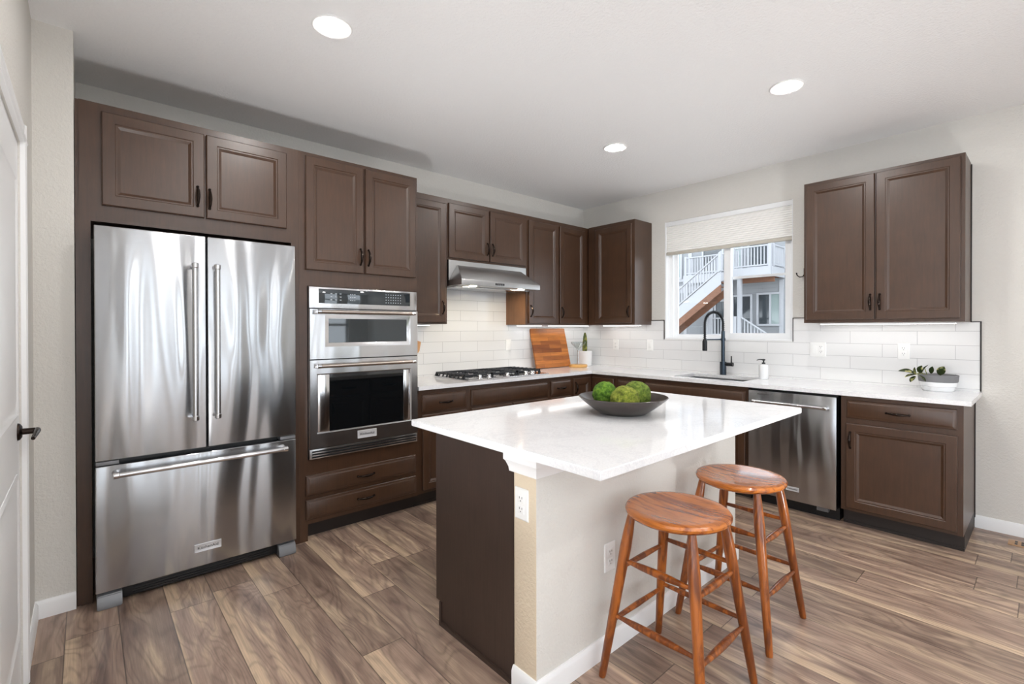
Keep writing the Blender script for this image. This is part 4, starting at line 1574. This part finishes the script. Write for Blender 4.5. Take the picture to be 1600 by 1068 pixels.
t = thing('potted_succulent', (0.16, -0.165, ZC), 'tall striped succulent in a plain white pot in the counter corner', 'potted plant')
bm = new()
sx_, sy_ = 0.16, -0.165
lathe(bm, [(0.0, 0.001), (0.072, 0.001), (0.076, 0.006), (0.084, 0.168), (0.081, 0.172), (0.076, 0.168), (0.074, 0.150)], (sx_, sy_, ZC), 36)
put('pot', bm, M['soap'], parent=t)
bm = new()
lathe(bm, [(0.075, 0.152), (0.0, 0.155)], (sx_, sy_, ZC), 24)
put('soil', bm, M['soil'], parent=t)
for dx, dy, h, r in ((0.0, 0.0, 0.235, 0.022), (-0.026, 0.014, 0.16, 0.017), (0.024, -0.020, 0.125, 0.015)):
    bm = new()
    seg = 16
    prof = [(0.7, 0), (1.0, 0.15), (1.0, 0.55), (0.8, 0.8), (0.45, 0.94), (0.0, 1.0)]
    lathe(bm, [(r * a, 0.150 + h * b) for a, b in prof], (sx_ + dx, sy_ + dy, ZC), seg)
    for v in bm.verts:
        ax_ = Vector((sx_ + dx, sy_ + dy, v.co.z))
        o_ = v.co - ax_
        a_ = math.atan2(o_.y, o_.x)
        v.co = ax_ + o_ * (1 + 0.14 * math.cos(8 * a_))
    put('succulent_column', bm, M['cactus'], parent=t)

# wooden spatula leaning behind the oven tower
bm = new()
A_, B_ = Vector((0.14, -2.42, ZC + 0.006)), Vector((0.024, -2.298, 1.235))
dd = (B_ - A_).normalized()
sd = Vector((0.12, 0.95, 0)).cross(dd).cross(dd).normalized()
sd = (Vector((0, 1, 0)) - dd * dd.y).normalized()
nn = dd.cross(sd)
Ltot = (B_ - A_).length
pr = [(0.0, 0.010), (0.55, 0.010), (0.64, 0.018), (0.70, 0.036), (0.76, 0.045), (0.97, 0.047), (1.0, 0.044)]
rows = []
for s, w in pr:
    c_ = A_ + dd * Ltot * s
    rows.append([bm.verts.new(c_ + sd * w * q + nn * 0.004 * k) for q, k in ((-1, -1), (1, -1), (1, 1), (-1, 1))])
for P, Q in zip(rows, rows[1:]):
    for k in range(4):
        bm.faces.new((P[k], P[(k + 1) % 4], Q[(k + 1) % 4], Q[k]))
bm.faces.new(rows[0])
bm.faces.new(rows[-1])
put('wooden_spatula', bm, M['tan_wood'], label='tan wooden spatula peeking out behind the oven tower', cat='spatula')

# ------------------------------------------------------------------ coat hook, shade, floor register
bm = new()
hx2, hz2 = 2.374, 1.800
box(bm, hx2 - 0.012, hx2 + 0.012, 0.0, 0.005, hz2 - 0.035, hz2 + 0.035, BWALL, 0.002)
tube(bm, [BWALL(hx2 - 0.004, 0.004, hz2 - 0.012), BWALL(hx2 - 0.012, 0.026, hz2 - 0.036), BWALL(hx2 - 0.030, 0.045, hz2 - 0.040), BWALL(hx2 - 0.046, 0.05, hz2 - 0.024), BWALL(hx2 - 0.05, 0.052, hz2 - 0.004)], [0.004, 0.004, 0.004, 0.004, 0.0055], 10)
tube(bm, [BWALL(hx2, 0.004, hz2 + 0.012), BWALL(hx2 + 0.004, 0.02, hz2 + 0.022), BWALL(hx2 + 0.006, 0.028, hz2 + 0.04)], [0.004, 0.004, 0.0055], 10)
put('wall_hook', bm, M['bronze'], label='small dark double wall hook between the window and the cabinet', cat='hook')

t = thing('cellular_shade', (1.68, 0.025, 2.08), 'white cellular shade pulled over the top of the kitchen window', 'window shade')
bm = new()
box(bm, WX0 + 0.013, WX1 - 0.007, 0.003, 0.045, WZ1 - 0.045, WZ1 - 0.001, bev=0.003)
put('headrail', bm, M['vinyl'], parent=t)
bm = new()
zz0, zz1 = 2.112, WZ1 - 0.045
n = 14
ptsf, ptsb = [], []
for i in range(2 * n + 1):
    z = zz0 + (zz1 - zz0) * i / (2 * n)
    o_ = 0.006 if i % 2 else 0.0
    ptsf.append((0.012 - o_, z))
    ptsb.append((0.030 + o_, z))
poly = ptsf + ptsb[::-1]
prism(bm, poly, WX0 + 0.014, WX1 - 0.008, lambda a, b, c: (c, a, b))
put('fabric', bm, M['shade'], parent=t, angle=60)
bm = new()
box(bm, WX0 + 0.013, WX1 - 0.007, 0.002, 0.040, 2.086, 2.112, bev=0.003)
put('bottom_rail', bm, M['shade_rail'], parent=t)

bm = new()
box(bm, 3.556, 3.86, -0.215, -0.115, 0.0005, 0.005, bev=0.0015)
for i in range(9):
    for j in range(2):
        box(bm, 3.585 + 0.028 * i, 3.597 + 0.028 * i, -0.200 + 0.040 * j, -0.168 + 0.040 * j, 0.0045, 0.0056, mat=1)
put('floor_register', bm, [M['vent'], M['black']], label='tan slotted floor register beside the right wall baseboard', cat='floor vent')

# ------------------------------------------------------------------ neighbouring house outside the window
bm = new()
box(bm, -60, 60, 0.8, 60, -0.6, -0.5)
put('ground_outside', bm, M['ground'], kind='structure')
HYW = 19.6
t = thing('neighbouring_house', (-6.0, 22, -0.5), 'grey sided house with white trim seen through the kitchen window', 'house')
bm = new()
box(bm, -24, 12, HYW, HYW + 8, -0.5, 8.5)
put('siding_wall', bm, M['siding'], parent=t)
bm = new()
for q in ((-24, -7.9, 3.25, 3.62), (-24, -8.9, 3.85, 4.0), (-9.15, -8.95, 3.6, 8.0), (-4.66, -4.48, -0.5, 3.6), (-8.0, -7.8, -0.5, 3.6), (-6.98, -6.80, -0.5, 3.6)):
    box(bm, q[0], q[1], HYW - 0.05, HYW + 0.01, q[2], q[3])
put('trim_boards', bm, M['rail'], parent=t)


def house_window(x0, x1, z0, z1, mid, gl=None):
    bm = new()
    f = 0.09
    for q in ((x0 - f, x0, z0 - f, z1 + f), (x1, x1 + f, z0 - f, z1 + f), (x0, x1, z0 - f, z0), (x0, x1, z1, z1 + f)) + (((mid - 0.04, mid + 0.04, z0, z1),) if mid else ()):
        box(bm, q[0], q[1], HYW - 0.07, HYW + 0.01, q[2], q[3])
    o = put('window', bm, M['rail'], parent=t)
    bm = new()
    box(bm, x0, mid or x1, HYW - 0.02, HYW - 0.005, z0, z1)
    if mid:
        box(bm, mid, x1, HYW - 0.02, HYW - 0.005, z0, z1, mat=1)
    put('pane', bm, [M['extglass'], M['extglass2']], parent=o)


house_window(-5.57, -4.60, 1.55, 2.94, -5.05)
house_window(-6.75, -5.95, 0.95, 2.90, None)
house_window(-7.65, -7.05, 0.95, 2.70, None)
house_window(-8.3, -6.4, 4.3, 6.4, -7.3)
house_window(-6.0, -5.0, 4.3, 6.4, None)
house_window(-12.0, -9.6, 4.1, 5.6, -10.8)

# deck with railings in front of that house
t = thing('exterior_deck', (-6.4, 18.8, -0.5), 'raised white deck with brown joists on the neighbouring house', 'deck')
DKF = 18.0
bm = new()
box(bm, -6.2, -4.45, DKF, HYW - 0.08, 3.98, 4.08)
box(bm, -9.0, -6.2, 18.8, HYW - 0.08, 3.98, 4.08)
box(bm, -6.2, -4.45, DKF - 0.04, DKF, 3.66, 4.08)
box(bm, -9.0, -6.2, 18.76, 18.8, 3.66, 4.08)
box(bm, -4.45, -4.41, DKF, HYW - 0.08, 3.66, 4.08)
put('deck_floor', bm, M['rail'], parent=t)
for k in range(9):
    x = -6.1 + 0.2 * k
    bm = new()
    box(bm, x, x + 0.045, DKF + 0.02, HYW - 0.1, 3.66, 3.97)
    put('joist', bm, M['beam'], parent=t)
bm = new()
box(bm, -6.1, -4.5, DKF + 0.5, DKF + 0.6, 3.44, 3.655)
put('beam', bm, M['beam'], parent=t)
for x in (-5.93, -9.0):
    bm = new()
    box(bm, x, x + 0.17, 18.04 if x > -8 else 18.8, 18.21 if x > -8 else 18.97, -0.5, 3.655)
    put('post', bm, M['rail'], parent=t)


def rail(parent, p0, p1, z0, z1, z0b=None, z1b=None, step=0.135, posts=True):
    """straight railing between two plan points; z may slope"""
    (x0, y0), (x1, y1) = p0, p1
    z0b = z0 if z0b is None else z0b
    z1b = z1 if z1b is None else z1b
    L = math.hypot(x1 - x0, y1 - y0)
    ux, uy = (x1 - x0) / L, (y1 - y0) / L
    T = lambda a, b, c: (x0 + ux * a - uy * b, y0 + uy * a + ux * b, c + (a / L) * (z0b - z0))
    for nm, a, h in (('top_rail', z1, 0.06), ('bottom_rail', z0 + 0.05, 0.06)):
        bm = new()
        box(bm, 0, L, -0.05, 0.05, a, a + h, T)
        put(nm, bm, M['rail'], parent=parent)
    n = max(2, int(L / step))
    for i in range(1, n):
        a = L * i / n
        bm = new()
        box(bm, a - 0.022, a + 0.022, -0.022, 0.022, z0 + 0.11, z1, T)
        put('baluster', bm, M['rail'], parent=parent)
    if posts:
        for a in (0.05, L - 0.05):
            bm = new()
            box(bm, a - 0.06, a + 0.06, -0.06, 0.06, z0, z1 + 0.10, T)
            put('newel', bm, M['rail'], parent=parent)


t2 = thing('deck_railing', (-5.3, 18.05, 4.08), 'white baluster railing along the raised deck front, outside the window', 'railing', 'exterior railings')
rail(t2, (-6.15, 18.06), (-4.47, 18.06), 4.09, 5.0)
t2 = thing('deck_railing', (-4.47, 18.8, 4.08), 'white deck side railing running back to the house wall', 'railing', 'exterior railings')
rail(t2, (-4.44, 18.16), (-4.44, 19.48), 4.09, 5.0, step=0.11)
t2 = thing('deck_railing', (-7.7, 18.86, 4.08), 'white baluster railing on the far deck left of the stair top', 'railing', 'exterior railings')
rail(t2, (-8.95, 18.86), (-6.28, 18.86), 4.09, 4.95)
t2 = thing('porch_railing', (-6.6, 18.0, 1.0), 'low white porch railing under the stairs outside the window', 'railing', 'exterior railings')
rail(t2, (-7.4, 18.06), (-5.97, 18.06), 0.98, 1.80)
t2 = thing('porch_railing', (-5.0, 18.0, 0.5), 'white railing descending from the porch post to the right', 'railing', 'exterior railings')
rail(t2, (-5.74, 18.06), (-4.3, 18.06), 1.0, 1.82, 0.02, 0.84, posts=False)
bm = new()
box(bm, -8.6, -4.6, 18.12, HYW - 0.08, 0.8, 0.96)
put('porch_slab', bm, M['ground'], label='concrete porch floor of the neighbouring house', cat='porch')

# stairs rising to the deck
t = thing('exterior_staircase', (-7.6, 17.5, -0.5), 'white outdoor staircase with brown stringer rising to the deck', 'staircase')
xa, za, xb_, zb_ = -10.85, -0.149, -6.22, 3.33
sl = (zb_ - za) / (xb_ - xa)
SYF = 17.0
PLT = lambda y0, y1, lo, hi: None
for nm, o0, o1, y0, y1, mt in (('skirt_board', 0.0, 0.62, 17.02, 17.06, 'rail'), ('stringer', -0.36, 0.0, 17.0, 17.08, 'beam'), ('stringer', -0.36, 0.0, 17.86, 17.94, 'beam')):
    bm = new()
    prism(bm, [(xa, za + o0), (xb_, zb_ + o0), (xb_, zb_ + o1), (xa, za + o1)], y0, y1, lambda a, b, c: (a, c, b))
    put(nm, bm, M[mt], parent=t)
nst = 20
for i in range(nst):
    x = xa + (xb_ - xa) * i / nst
    z = za + 0.30 + (zb_ - za) * i / nst
    bm = new()
    box(bm, x, x + 0.27, 17.09, 17.85, z - 0.04, z)
    put('tread', bm, M['beam'], parent=t)
t2 = thing('stair_railing', (-7.6, 17.05, 1.5), 'white sloping baluster railing on the outdoor staircase', 'railing', 'exterior railings')
rail(t2, (xa, 17.05), (xb_, 17.05), za + 0.63, za + 1.42, zb_ + 0.63, zb_ + 1.42)
